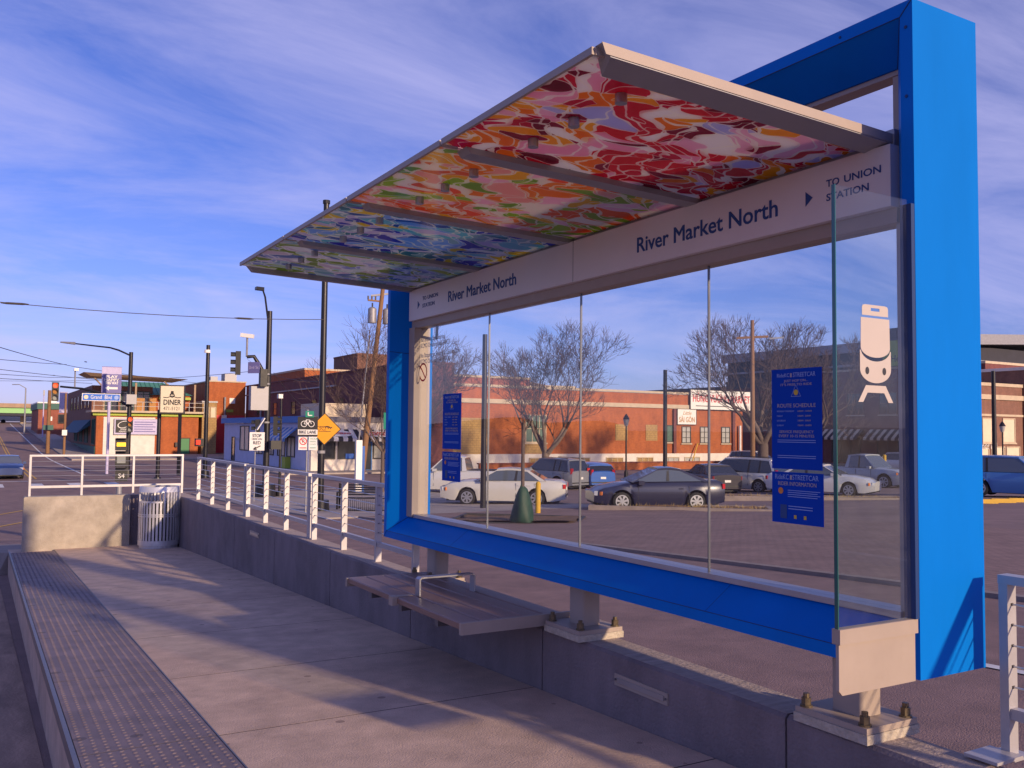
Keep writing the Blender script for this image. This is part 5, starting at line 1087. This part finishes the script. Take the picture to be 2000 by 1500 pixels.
for i in range(9):
    for j in range(7): b.v.append((-1.7+3.4*i/8, -1.2+2.4*j/6, .045+.041*0+rr.random()*.05-.041*((-1.2+2.4*j/6)*math.cos(R(-40))+(-1.7+3.4*i/8)*math.sin(R(-40)))))
b.f = [(i*7+j, i*7+j+1, (i+1)*7+j+1, (i+1)*7+j) for i in range(8) for j in range(6)]; b.build('mulch', 'mulch', pit, local=True)
for (xa, xb, ya, yb) in ((-1.8, 1.8, -1.3, -1.2), (-1.8, 1.8, 1.2, 1.3), (-1.8, -1.7, -1.2, 1.2), (1.7, 1.8, -1.2, 1.2)): MB().box(xa, xb, ya, yb, -.1, .06).build('edging', 'frame_dark', pit, local=True)
# ================================================================== STREET FURNITURE
def pole(name, label, cat, px, dep, top_py, r0, r1=None, m='black_metal', base=None, n=12, lean=0, group=None):
    g = gx(px, dep); z1 = at(px, top_py, dep).z; o = thing(name, label, cat, g, group=group)
    MB().tube([g-Vector((0, 0, .1)), Vector((g.x+lean, g.y, z1))], [r0, r1 or r0], n).build('pole', m, o, smooth=40)
    if base: MB().tube([g-Vector((0, 0, .05)), g+Vector((0, 0, base[1]))], [base[0], base[0]*.9], 12).build('base', 'black_metal', o, smooth=30)
    return o, g, z1
def signal(par, c, face, m_on='red', s=1.0, sub='signal_head'):
    """three lamp head; face is the direction it looks"""
    f = Vector((face[0], face[1], 0)).normalized(); sd_ = Vector((-f.y, f.x, 0)); c = Vector(c)
    h = MB(); h.obox(c, f, sd_, Z, .12*s, .19*s, .55*s); ho = h.build(sub, 'black_plastic', par)
    for i, mm in enumerate(('lamp_red' if m_on == 'red' else 'lens_clear', 'lens_amber', 'lens_clear')):
        q = c+Vector((0, 0, (.36-.36*i)*s))+f*.122*s; l = MB(); l.disc(q, sd_, Z, .135*s, 18); l.build('lamp', mm, ho)
        v = MB(); k_ = 10
        for j in range(k_+1):
            a = R(-20+220*j/k_); d = sd_*math.cos(a)+Vector((0, 0, 1))*math.sin(a); v.v += [tuple(q+d*.15*s), tuple(q+d*.15*s+f*.22*s)]
        v.f = [(2*j, 2*j+1, 2*j+3, 2*j+2) for j in range(k_)]; v.build('visor', 'black_plastic', ho)
    return ho
def plate(par, c, face, w, h, m, nm='sign_plate', t=.012, rot=0):
    f = Vector((face[0], face[1], 0)).normalized(); sd_ = Vector((-f.y, f.x, 0)); up = Vector((0, 0, 1)); c = Vector(c)
    a, u = sd_*math.cos(rot)+up*math.sin(rot), up*math.cos(rot)-sd_*math.sin(rot)
    return MB().obox(c, f, a, u, t/2, w/2, h/2).build(nm, m, par)
def ptext(par, s, c, face, size, m, off=.012, wd=None, **k):
    f = Vector((face[0], face[1], 0)).normalized(); xd = Vector((0, 0, 1)).cross(f); xd = -xd if xd.cross(Vector((0, 0, 1))).dot(f) < 0 else xd
    t = text(s, size, m, par, Vector(c)+f*off, xd, Z, ext=.001, **k)
    if wd:
        me = t.data; pj = [v.co.dot(xd) for v in me.vertices]; mid = (max(pj)+min(pj))/2; kk = wd/(max(pj)-min(pj))
        for v in me.vertices: v.co += xd*((v.co.dot(xd)-mid)*(kk-1))
    return t
def tocam(p): return (-p.x, -p.y)
S_ = (0, -1)
# trolley wire pole with the orange warning sign
tp_, g, z1 = pole('trolley_wire_pole', 'tall black trolley wire pole behind the orange diamond sign', 'pole', 628, 31.9, 392, .125, .10, base=(.34, .42))
top_trolley = Vector((g.x, g.y, z1)); tcap = MB().tube([top_trolley, top_trolley+Vector((0, 0, .12))], [.13, .13], 12).build('cap', 'black_metal', tp_)
MB().tube([g+Vector((0, 0, 2.05)), g+Vector((0, 0, 2.15))], .14, 12).build('band', 'galv', tp_); c = at(629, 820, 31.6)
ds = thing('warning_sign', 'orange diamond sign with black falling cyclist symbol on the trolley pole', 'sign', at(634, 868, 31.4)); c = at(634, 838, 31.5); fc = tocam(c)
plate(ds, c, fc, .80, .80, 'black_print', 'border', .008, R(45)); f = Vector((fc[0], fc[1], 0)).normalized(); plate(ds, c+f*.008, fc, .745, .745, 'sign_orange', 'sign_plate', .008, R(45))
sdv = Vector((-f.y, f.x, 0))
cc = c+f*.016; b = MB()
for dx in (-.19, -.03): b.ring(cc+sdv*dx+Vector((0, 0, .03)), sdv, Z, .058, .072, 18)
b.build('wheel_symbol', 'black_print', ds)
def stroke(par, pts, w_, nm, m='black_print', o_=None, sv=None):
    oc = cc if o_ is None else o_; sv = sv or sdv; b = MB()
    for (x0, y0), (x1, y1) in zip(pts, pts[1:]):
        d = Vector((x1-x0, y1-y0)); d.normalize(); nn = Vector((-d.y, d.x))*w_
        b.quad(*[oc+sv*q[0]+Vector((0, 0, q[1])) for q in ((x0+nn.x, y0+nn.y), (x1+nn.x, y1+nn.y), (x1-nn.x, y1-nn.y), (x0-nn.x, y0-nn.y))])
    return b.build(nm, m, par)
stroke(ds, [(-.19, .03), (-.13, .09), (-.05, .07), (-.03, .03)], .008, 'frame_symbol'); stroke(ds, [(.0, .07), (.10, .09), (.20, .05)], .022, 'rider_symbol'); stroke(ds, [(.10, .08), (.13, .0)], .012, 'rider_symbol'); stroke(ds, [(.17, .06), (.21, .0)], .012, 'rider_symbol')
b = MB(); b.disc(cc+sdv*.235+Vector((0, 0, .055)), sdv, Z, .024, 12); b.build('rider_symbol', 'black_print', ds); stroke(ds, [(-.21, -.075), (.02, -.075), (.03, -.06), (.07, -.09), (.21, -.08)], .010, 'ground_line')
# bike lane sign post
bs, g, z1 = pole('bike_lane_post', 'post with bike lane and no parking signs left of the orange diamond', 'sign post', 600, 30.6, 800, .03, m='galv')
c = at(601, 833, 30.5); fc = tocam(c); f = Vector((fc[0], fc[1], 0)).normalized(); sdv2 = Vector((-f.y, f.x, 0))
q = plate(bs, c, fc, .66, .66, 'black_print', 'bike_lane_plate'); plate(q, at(601, 844, 30.48), fc, .64, .17, 'sign_white', 'white_strip')
ptext(bs, 'BIKE LANE', at(601, 844, 30.46), fc, .15, 'black_print', wd=.56, off=.012)
cb2 = at(601, 828, 30.46); b = MB()
for dx in (-.12, .12): b.ring(cb2+sdv2*dx, sdv2, Z, .085, .105, 20)
b.build('wheel_symbol', 'sign_white', bs); stroke(bs, [(-.12, 0), (-.05, .14), (.07, .13), (.12, 0)], .010, 'frame_symbol', 'sign_white', cb2, sdv2); stroke(bs, [(-.12, 0), (0, -.01), (.07, .13)], .010, 'frame_symbol', 'sign_white', cb2, sdv2); stroke(bs, [(-.05, .14), (.0, -.01)], .010, 'frame_symbol', 'sign_white', cb2, sdv2)
plate(bs, at(605, 809, 30.5), fc, .28, .21, 'sign_green', 'arrow_plate'); stroke(bs, [(-.05, -.05), (-.05, .06)], .018, 'arrow', 'sign_white', at(605, 809, 30.47), sdv2); stroke(bs, [(-.05, -.04), (.08, -.04)], .018, 'arrow', 'sign_white', at(605, 809, 30.465), sdv2)
c2 = at(592, 866, 30.5); plate(bs, c2, fc, .30, .44, 'sign_white', 'no_parking_plate'); b = MB(); b.ring(c2+f*.010+Vector((0, 0, .07)), sdv2, Z, .095, .125, 24); b.build('red_ring', 'red_print', bs); stroke(bs, [(-.08, .15), (.08, -.01)], .014, 'red_bar', 'red_print', c2+f*.011, sdv2); ptext(bs, 'P', c2+Vector((0, 0, .07)), fc, .17, 'black_print', off=.0085); stroke(bs, [(-.11, -.15), (.11, -.15)], .014, 'arrow', 'red_print', c2+f*.010, sdv2)
c2 = at(611, 866, 30.5); plate(bs, c2, fc, .28, .44, 'sign_white', 'parking_hours_plate'); ptext(bs, '2 HOUR', c2+Vector((0, 0, .15)), fc, .09, 'sign_green', off=.0085); ptext(bs, 'PARKING', c2+Vector((0, 0, .06)), fc, .07, 'sign_green', off=.0085, wd=.2); ptext(bs, '7AM-6PM', c2+Vector((0, 0, -.03)), fc, .06, 'sign_green', off=.0085, wd=.2); stroke(bs, [(-.1, -.15), (.1, -.15)], .012, 'arrow', 'sign_green', c2+f*.010, sdv2)
# stop here on red
ss, g, z1 = pole('stop_line_post', 'thin post with white Stop Here On Red sign', 'sign post', 499, 38.6, 838, .026, m='galv')
c = at(502, 862, 38.45); fc = tocam(c); plate(ss, c, fc, .61, .77, 'sign_white')
for s_, py, sz, wdt in (('STOP', 851, .19, .36), ('HERE ON', 857.5, .10, .40), ('RED', 865, .19, .30)): ptext(ss, s_, at(502, py, 38.43), fc, sz, 'black_print', off=.012, wd=wdt)
f = Vector((fc[0], fc[1], 0)).normalized(); sv3 = Vector((-f.y, f.x, 0)); ca_ = at(502, 874, 38.41)+f*.014; stroke(ss, [(.14, .07), (-.10, -.05)], .02, 'arrow', 'black_print', ca_, sv3); stroke(ss, [(-.05, .02), (-.13, -.07), (-.01, -.075)], .022, 'arrow', 'black_print', ca_, sv3)
# mast with lamp, signal, camera (centre-left)
tm, g, z1 = pole('traffic_mast', 'black traffic mast with street lamp, camera and side-on signal above the stop sign', 'traffic signal', 521, 42.3, 606, .155, .12, base=(.50, .62))
tp0 = Vector((g.x, g.y, z1)); lt = at(514, 568, 42.3)
MB().tube([tp0-Vector((0, 0, .9)), (tp0*.3+lt*.7), lt], [.05, .045, .04], 8).build('lamp_arm', 'black_metal', tm)
l2 = at(499, 562, 42.0); MB().hexa([lt+Vector((0, 0, -.02)), lt+Vector((.0, -.2, -.02)), l2+Vector((0, -.2, -.10)), l2+Vector((0, .12, -.10))], [lt+Vector((0, .05, .14)), lt+Vector((0, -.2, .14)), l2+Vector((0, -.2, .04)), l2+Vector((0, .12, .04))]).build('lamp_head', 'black_metal', tm)
a0 = at(518, 735, 42.3); a1_ = at(506, 712, 42.2); a2_ = at(496, 696, 42.1); a3_ = at(482, 697, 42.0)
MB().tube([a0, a1_, a2_, a3_], [.10, .095, .085, .08], 10).build('mast_arm', 'black_metal', tm, smooth=40)
sc_ = at(465, 709, 42.0); signal(tm, sc_, (-.86, .2), 'off', .98)
MB().tube([a3_, a3_+Vector((0, 0, .95))], .05, 8).build('camera_post', 'galv', tm); cpt = a3_+Vector((0, 0, .98)); MB().obox(cpt, (-.86, .5, .12), (.5, .86, 0), (.1, -.06, 1), .30, .09, .09).build('camera', 'sign_white', tm)
b_ = at(496, 718, 42.0); fcs = (-.75, -.66); plate(tm, b_, fcs, .62, .52, 'sign_purple', 'street_name_plate', .04); ptext(tm, '3rd St', b_, fcs, .2, 'sign_lilac', off=.024, wd=.5)
for py in (731, 750, 825): MB().tube([at(520, py, 42.3)-Vector((0, 0, .04)), at(520, py, 42.3)+Vector((0, 0, .04))], .17, 12).build('band', 'galv', tm)
MB().obox(at(514, 738, 42.0), (1, 0, 0), Y, Z, .16, .16, .4).build('control_box', 'black_plastic', tm); MB().obox(at(505, 778, 42.2), (1, 0, 0), Y, Z, .4, .2, .55).build('signal_back', 'galv', tm)
signal(tm, at(503, 838, 42.0), (-.86, .35), 'off', .8); signal(tm, at(538, 832, 42.2), (.9, -.3), 'off', .8)
pb = at(537, 869, 42.0); MB().obox(pb, (1, 0, 0), Y, Z, .24, .2, .2).build('walk_signal', 'black_plastic', tm); MB().tube([at(521, 869, 42.3), pb], .05, 6).build('bracket', 'black_metal', tm)
MB().obox(at(508, 828, 41.9), Vector((.8, -.3, -.5)).normalized(), (0, 1, 0), Vector((.5, 0, .8)).normalized(), .02, .2, .32).build('solar_panel', 'sign_white', tm)
# thin pole with camera
cp, g, z1 = pole('camera_pole', 'thin black pole with small white camera right of the traffic mast', 'pole', 548, 42.8, 769, .055, .05, base=(.2, .3)); MB().obox(at(547, 774, 42.6), (1, 0, 0), Y, Z, .10, .14, .10).build('camera', 'sign_white', cp)
# pole at the far kerb with walk signal
kp, g, z1 = pole('signal_pole', 'slim black pole with white dome camera and red hand walk signal', 'traffic signal', 402, 62, 673, .15, .13, base=(.3, .5))
MB().tube([at(405, 683, 61.7), at(405, 689, 61.7)], [.18, .22], 10).build('dome_camera', 'sign_white', kp); hb = at(389, 864, 61.6); MB().obox(hb, X, Y, Z, .26, .2, .26).build('walk_signal', 'black_plastic', kp); hd = at(387, 864, 61.2); plate(kp, hd, tocam(hd), .26, .30, 'lamp_hand', 'hand_symbol'); MB().tube([hb, at(402, 864, 62)], .04, 6).build('bracket', 'black_metal', kp)
# big mast on the left with street lamp and signal arm
lm, g, z1 = pole('traffic_mast', 'black mast with long curved lamp arm and red signal over the boulevard', 'traffic signal', 251, 62, 687, .16, .13, base=(.34, .5))
MB().tube([Vector((g.x, g.y, z1-.25)), at(232, 684, 62), at(215, 679, 62), at(180, 675, 62), at(146, 671, 62)], [.06, .06, .055, .05, .045], 8).build('lamp_arm', 'black_metal', lm, smooth=40)
q0, q1 = at(147, 671, 62), at(118, 668, 62); MB().hexa([q0+Vector((0, -.15, -.08)), q0+Vector((0, .15, -.08)), q1+Vector((0, .15, -.04)), q1+Vector((0, -.15, -.04))], [q0+Vector((0, -.15, .10)), q0+Vector((0, .15, .10)), q1+Vector((0, .15, .03)), q1+Vector((0, -.15, .03))]).build('lamp_head', 'galv', lm)
MB().tube([at(251, 793, 62), at(232, 782, 62), at(190, 766, 62), at(160, 759, 62), at(118, 755, 62)], [.10, .095, .085, .075, .07], 10).build('mast_arm', 'black_metal', lm, smooth=40)
MB().obox(at(256, 780, 61.8), X, Y, Z, .32, .25, .33).build('signal_back', 'galv', lm)
c = at(108, 765, 61.6); signal(lm, c, tocam(c), 'red', 1.15); c = at(254, 829, 61.3); signal(lm, c, tocam(c), 'red', .95)
MB().tube([at(146, 758, 62), at(147, 722, 62)], .05, 8).build('camera_post', 'galv', lm); MB().obox(at(149, 722, 62), X, Y, Z, .14, .2, .09).build('camera', 'sign_white', lm)
c = at(198, 776, 61.2); fc = tocam(c); q = plate(lm, c, fc, 2.36, .50, 'sign_white', 'street_name_plate', .03); plate(q, c+Vector((fc[0], fc[1], 0)).normalized()*.017, fc, 2.27, .42, 'sign_blue', 'blue_field', .01)
ptext(lm, 'Grand  Blvd', c, fc, .36, 'sign_white', off=.026, wd=1.3); b = MB(); f = Vector((fc[0], fc[1], 0)).normalized(); sv_ = Vector((-f.y, f.x, 0)); b.disc(c+f*.027-sv_*.93, sv_, Z, .14, 18); b.build('round_mark', 'sign_cream', lm); b = MB(); b.disc(c+f*.027+sv_*.93, sv_, Z, .14, 18); b.build('round_mark', 'poster_light', lm)
# streetcar signal box S4 just past the end wall
sg_, g, z1 = pole('streetcar_signal', 'black streetcar signal box lettered S4 on a silver post past the end wall', 'signal', 236, 18.5, 945, .055, m='galv')
for (y0, y1, nm) in ((856, 880, 'signal_head'), (881, 912, 'lower_head'), (913, 940, 'number_box')):
    c0, c1 = at(237, y1, 18.4), at(237, y0, 18.4); hh = (c1.z-c0.z)/2; cc_ = (c0+c1)/2; fc = tocam(cc_); f = Vector((fc[0], fc[1], 0)).normalized(); sv_ = Vector((-f.y, f.x, 0))
    q = MB().obox(cc_, f, sv_, Z, .10, .115, hh-.004).build(nm, 'black_plastic', sg_)
    MB().obox(cc_+Vector((0, 0, hh))+f*.16, f, sv_, Z, .07, .10, .006).build('hood', 'black_plastic', q)
    if nm == 'signal_head': plate(q, cc_+f*.102, fc, .165, .075, 'lamp_amber', 'lit_bar', .004)
    elif nm == 'number_box': ptext(q, 'S4', cc_+Vector((0, 0, -.03)), fc, .13, 'sign_white', off=.103)
    else: plate(q, cc_+f*.101, fc, .16, .16, 'lens_clear', 'lens', .004)
# diner sign
dn, g, z1 = pole('diner_sign', 'cream Diner 471-5121 sign on a dark pole by the market hall', 'sign', 310, 60.5, 800, .13, m='black_metal', base=(.25, .1))
MB().tube([at(352, 800, 62.5)-Vector((0, 0, 4.5)), at(352, 800, 62.5)], .12, 8).build('pole', 'black_metal', dn)
c = at(337, 780, 60); fc = (-.30, -1); f = Vector((fc[0], fc[1], 0)).normalized(); plate(dn, c, fc, 1.55, 1.88, 'frame_dark', 'cabinet', .45); plate(dn, c+f*.23, fc, 1.42, 1.72, 'sign_cream', 'panel', .02)
ptext(dn, 'DINER', c+Vector((0, 0, -.22)), fc, .48, 'black_print', off=.245, wd=1.1, bold=.012); ptext(dn, '471-5121', c+Vector((0, 0, -.62)), fc, .32, 'black_print', off=.245, wd=.98)
sv_ = Vector((-f.y, f.x, 0)); stroke(dn, [(-.55, .12), (-.3, .1), (0, .22), (.3, .1), (.55, .12)], .025, 'ornament', 'black_print', c+f*.246, sv_); MB().obox(c+f*.246+Vector((0, 0, .42)), f, sv_, Z, .003, .09, .12).build('tower_mark', 'black_print', dn); b = MB(); b.ring(c+f*.246+Vector((0, 0, .26)), sv_, Z, .09, .16, 16); b.build('ornament', 'black_print', dn)
# banner on its own pole
pn, g, z1 = pole('play_banner', 'tall purple and white Play Happy This Way banner on a thin lilac post', 'sign', 211, 66, 785, .10, m='sign_lilac'); c = at(218, 742, 65.8); fc = tocam(c); f = Vector((fc[0], fc[1], 0)).normalized()
plate(pn, c, fc, 1.32, 1.92, 'sign_purple', 'panel', .12); plate(pn, c+Vector((0, 0, .67)), fc, 1.30, .50, 'sign_lilac', 'picture_band', .13)
for s_, dz, w_ in (('PLAY', .22, .8), ('HAPPY', -.02, 1.0), ('THIS WAY', -.24, .9)): ptext(pn, s_, c+Vector((0, 0, dz)), fc, .26, 'sign_white', off=.07, wd=w_, bold=.01)
sv_ = Vector((-f.y, f.x, 0)); stroke(pn, [(.42, -.6), (-.2, -.6)], .08, 'arrow', 'sign_white', c+f*.07, sv_); b = MB(); o_ = c+f*.0715; b.quad(o_+sv_*-.15+Vector((0, 0, -.42)), o_+sv_*-.15+Vector((0, 0, -.78)), o_+sv_*-.45+Vector((0, 0, -.6))); b.build('arrow', 'sign_white', pn)
# wooden utility pole
g = gx(706, 58); zt = at(748, 562, 58); up_ = thing('utility_pole', 'leaning wooden utility pole with transformers and conduit', 'utility pole', g)
MB().tube([g-Vector((0, 0, .2)), zt], [.20, .13], 10).build('pole', 'wood_pole', up_, smooth=50)
def along(t): return g+(zt-g)*t
for s in (-.55, .45): q = along(.855)+Vector((s, -.1, 0)); MB().tube([q-Vector((0, 0, .5)), q+Vector((0, 0, .4)), q+Vector((0, 0, .5))], [.27, .27, .15], 14).build('transformer', 'galv', up_, smooth=40); MB().tube([q+Vector((0, 0, .5)), q+Vector((0, 0, .78))], .05, 6).build('bushing', 'frame_dark', up_)
MB().obox(along(.965), (.9, -.3, .15), (.3, .9, 0), Z, .75, .06, .06).build('cross_arm', 'galv', up_); MB().obox(along(.93)+Vector((-.5, 0, 0)), (.95, .1, 0), Y, Z, .45, .05, .05).build('cross_arm', 'wood_pole', up_)
for s in (-.9, -.65, -.4): MB().tube([along(.93)+Vector((s, 0, .05)), along(.93)+Vector((s, 0, .28))], .055, 8).build('insulator', 'bolt_brass', up_)
MB().tube([gx(694, 57.5), at(722, 655, 57.5)], .055, 8).build('conduit', 'galv', up_)
# iron bench and fence by the pavement
bn2 = thing('park_bench', 'black slatted park bench on the pavement below the utility pole', 'bench', gx(702, 33), R(-30)); 
for i in range(5): MB().box(-.75, .75, -.22+.09*i, -.15+.09*i, .43, .46).build('seat_slat', 'black_metal', bn2, local=True)
for i in range(5): MB().hexa([(-.75, .23+.02*i, .52+.085*i), (.75, .23+.02*i, .52+.085*i), (.75, .26+.02*i, .52+.085*i), (-.75, .26+.02*i, .52+.085*i)], [(-.75, .24+.02*i, .58+.085*i), (.75, .24+.02*i, .58+.085*i), (.75, .27+.02*i, .58+.085*i), (-.75, .27+.02*i, .58+.085*i)]).build('back_slat', 'black_metal', bn2, local=True)
for s in (-.72, .72):
    MB().box(s-.03, s+.03, -.24, -.18, .0, .62).build('leg', 'black_metal', bn2, local=True); MB().box(s-.03, s+.03, .24, .30, .0, .95).build('leg', 'black_metal', bn2, local=True); MB().box(s-.03, s+.03, -.24, .26, .621, .66).build('arm', 'black_metal', bn2, local=True)
tf = thing('tree_guard', 'low black iron fence round the planting bed in front of the park bench', 'fence', gx(714, 31.5), R(-32))
for i in range(20): MB().tube([(-.68+.07*i, 0, 0), (-.68+.07*i, 0, .50)], .011, 5).build('bar', 'black_metal', tf, local=True)
for zz in (.06, .48): MB().box(-.72, .72, -.02, .02, zz, zz+.03).build('rail', 'black_metal', tf, local=True)
for i in range(12): MB().tube([(.72, .07*(i+1), 0), (.72, .07*(i+1), .50)], .011, 5).build('bar', 'black_metal', tf, local=True)
for zz in (.06, .48): MB().box(.705, .735, .03, .9, zz, zz+.03).build('rail', 'black_metal', tf, local=True)
kk = thing('route_marker', 'tall white and blue route marker post in front of the deli door', 'sign', gx(701, 46)); c = gx(701, 46); MB().box(c.x-.16, c.x+.16, c.y-.1, c.y+.1, c.z, c.z+2.7).build('post', 'sign_white', kk); MB().box(c.x+.165, c.x+.3, c.y-.09, c.y+.1, c.z, c.z+2.4).build('blue_side', 'car_blue', kk)
gs, g, z1 = pole('bike_route_post', 'post with green bike route sign half hidden by the far blue post', 'sign post', 758, 25.5, 800, .025, m='galv'); c = at(762, 822, 25.4); fc = tocam(c); plate(gs, c, fc, .36, .46, 'sign_green'); ptext(gs, 'BIKE', c+Vector((0, 0, -.13)), fc, .10, 'sign_white', off=.01); f = Vector((fc[0], fc[1], 0)).normalized(); b = MB(); b.ring(c+f*.01+Vector((0, 0, .06)), Vector((-f.y, f.x, 0)), Z, .06, .075, 18); b.build('wheel_symbol', 'sign_white', gs)
# lot posts and lamps behind the glass
def lantern(label, px, dep, top):
    o, g, z1 = pole('street_lantern', label, 'street lamp', px, dep, top+14, .07, .055, base=(.16, .5), group='pedestrian lanterns'); c = Vector((g.x, g.y, z1))
    MB().tube([c, c+Vector((0, 0, .12)), c+Vector((0, 0, .5))], [.10, .16, .24], 10).build('globe', 'pane_light', o, smooth=40); MB().tube([c+Vector((0, 0, .5)), c+Vector((0, 0, .72)), c+Vector((0, 0, .9))], [.27, .16, .03], 10).build('cap', 'black_metal', o, smooth=40)
lantern('black lantern post in front of the long brick building', 1223, 68, 818); lantern('black lantern post before the boarded shop windows at the right edge', 1958, 76, 830)
pole('steel_pole', 'plain black steel pole in front of the Little Sai Gon sign', 'pole', 1299, 64, 722, .16, .14, n=10)
pole('steel_pole', 'plain black steel pole standing by the second glazing joint on the left pane', 'pole', 945, 33, 652, .11, .09, n=10)
pole('steel_pole', 'tall black pole in front of the shops at the right edge', 'pole', 1942, 70, 724, .18, .15, n=10)
up2, g, z1 = pole('utility_pole', 'dark wooden utility pole with cross arms rising out of the second bare tree', 'utility pole', 1470, 58, 624, .17, .12, m='wood_pole'); c = Vector((g.x, g.y, z1-1.1)); MB().obox(c, (.8, -.6, .05), (.6, .8, 0), Z, 1.0, .06, .07).build('cross_arm', 'wood_pole', up2); MB().obox(c+Vector((1.2, -.9, -.05)), (.8, -.6, .08), (.6, .8, 0), Z, .45, .05, .05).build('lamp_arm', 'galv', up2)
for px, lab in ((1052, 'yellow bollard behind the pearl sedan\'s rear wheel'), (1692, 'yellow bollard beside the end screen'), (1727, 'yellow bollard below the white streetcar emblem')):
    dep = 29.5 if px == 1052 else 74
    o = thing('bollard', lab, 'bollard', gx(px, dep), group='yellow bollards'); g = gx(px, dep); MB().tube([g, g+Vector((0, 0, 1.0 if dep < 40 else 1.7)), g+Vector((0, 0, 1.06 if dep < 40 else 1.75))], [.085, .085, .04] if dep < 40 else [.14, .14, .06], 12).build('post', 'yellow_paint', o, smooth=40)
g = gx(1955, 33.5)
for i in range(4):
    o = thing('wheel_stop', ('first', 'second', 'third', 'fourth')[i]+' yellow kerb block from the blue post in front of the royal blue car', 'kerb block', (g.x-1.4+.95*i, g.y-.1*i+.5, G(g.y)), R(-32), group='yellow wheel stops'); MB().hexa([(-.46, -.12, 0), (.46, -.12, 0), (.46, .12, 0), (-.46, .12, 0)], [(-.42, -.08, .15), (.42, -.08, .15), (.42, .08, .15), (-.42, .08, .15)]).build('block', 'yellow_paint', o, local=True)
# far left poles along the boulevard
for px, dep, top, lab in ((94, 105, 742, 'brown'), ):
    o, g, z1 = pole('street_pole', 'brown street pole left of the red signal, with small green sign', 'pole', 94, 105, 762, .22, .18, m='wood_pole'); plate(o, at(94, 835, 104.5), S_, 1.1, .55, 'green_dark', 'sign_plate')
o, g, z1 = pole('street_pole', 'thin grey street lamp pole far along the boulevard', 'street lamp', 47, 150, 758, .14, .1, m='galv'); MB().tube([Vector((g.x, g.y, z1)), at(38, 751, 150), at(24, 751, 150)], .07, 6).build('lamp_arm', 'galv', o)
o, g, z1 = pole('street_pole', 'slender pale pole before the green banded building', 'pole', 83, 140, 762, .10, .08, m='sign_lilac'); MB().obox(Vector((g.x, g.y, z1-.4)), X, Y, Z, .12, .12, .4).build('sensor', 'galv', o)
o, g, z1 = pole('street_pole', 'wooden pole at the near corner of the market hall side wall', 'pole', 126, 100, 768, .14, .11, m='wood_pole'); plate(o, at(126, 845, 99.5), S_, .5, .6, 'sign_white', 'sign_plate')
bm = thing('wall_banner', 'white and violet vertical banner on the market hall corner', 'sign', at(124, 806, 112)); plate(bm, at(124, 786, 112), S_, .9, 2.6, 'sign_lilac', 'panel', .06)
# overhead wires
def wire(label, pts, r=.012, sag=.0, fit=None):
    o = thing('overhead_wire', label, 'wire', pts[0], group='overhead streetcar wires'); q = []
    for a, c in zip(pts, pts[1:]):
        for i in range(8): t = i/8; q.append(Vector(a).lerp(Vector(c), t)-Vector((0, 0, sag*4*t*(1-t))))
    q.append(Vector(pts[-1])); MB().tube(q, r, 5).build('strand', 'frame_dark', o)
    if fit:
        for t in fit: c = Vector(pts[0]).lerp(Vector(pts[-1]), t)-Vector((0, 0, sag*4*t*(1-t))); d = (Vector(pts[-1])-Vector(pts[0])).normalized(); MB().tube([c-d*.35, c-d*.2, c+d*.2, c+d*.35], [.015, .035, .035, .015], 6).build('insulator', 'frame_dark', o)
    return o
wire('span wire from the trolley pole to the left edge', [at(634, 624, 31.9), at(-60, 584, 24)], .012, .15, (.28, .9))
wire('span wire across the crossing to the black mast', [at(520, 722, 42.3), at(250, 741, 62), at(-80, 742, 70)], .012, .1)
wire('trolley contact wire running down the boulevard, upper left', [at(-60, 660, 40), at(150, 717, 75), at(395, 749, 120)], .022, .1, (.25,))
wire('second trolley wire below the contact wire at left', [at(-60, 697, 45), at(80, 709, 60), at(130, 712, 70)], .018, .0, (.9,))
wire('third wire passing behind the street lamp arm', [at(-60, 714, 60), at(250, 746, 90)], .022, .1)
wire('fourth wire above the red signal', [at(-60, 727, 60), at(95, 737, 90), at(240, 738, 110)], .022, .0, (.4,))
wire('lowest wire ending at the terrace roof', [at(-60, 736, 60), at(180, 749, 110)], .022, .0)
wire('service wire from the traffic mast to the dark brick building', [at(535, 728, 42), at(610, 800, 80)], .014, .4)
wire('wire from utility pole towards the bike sign', [along(.7), at(640, 745, 40)], .012, .5)
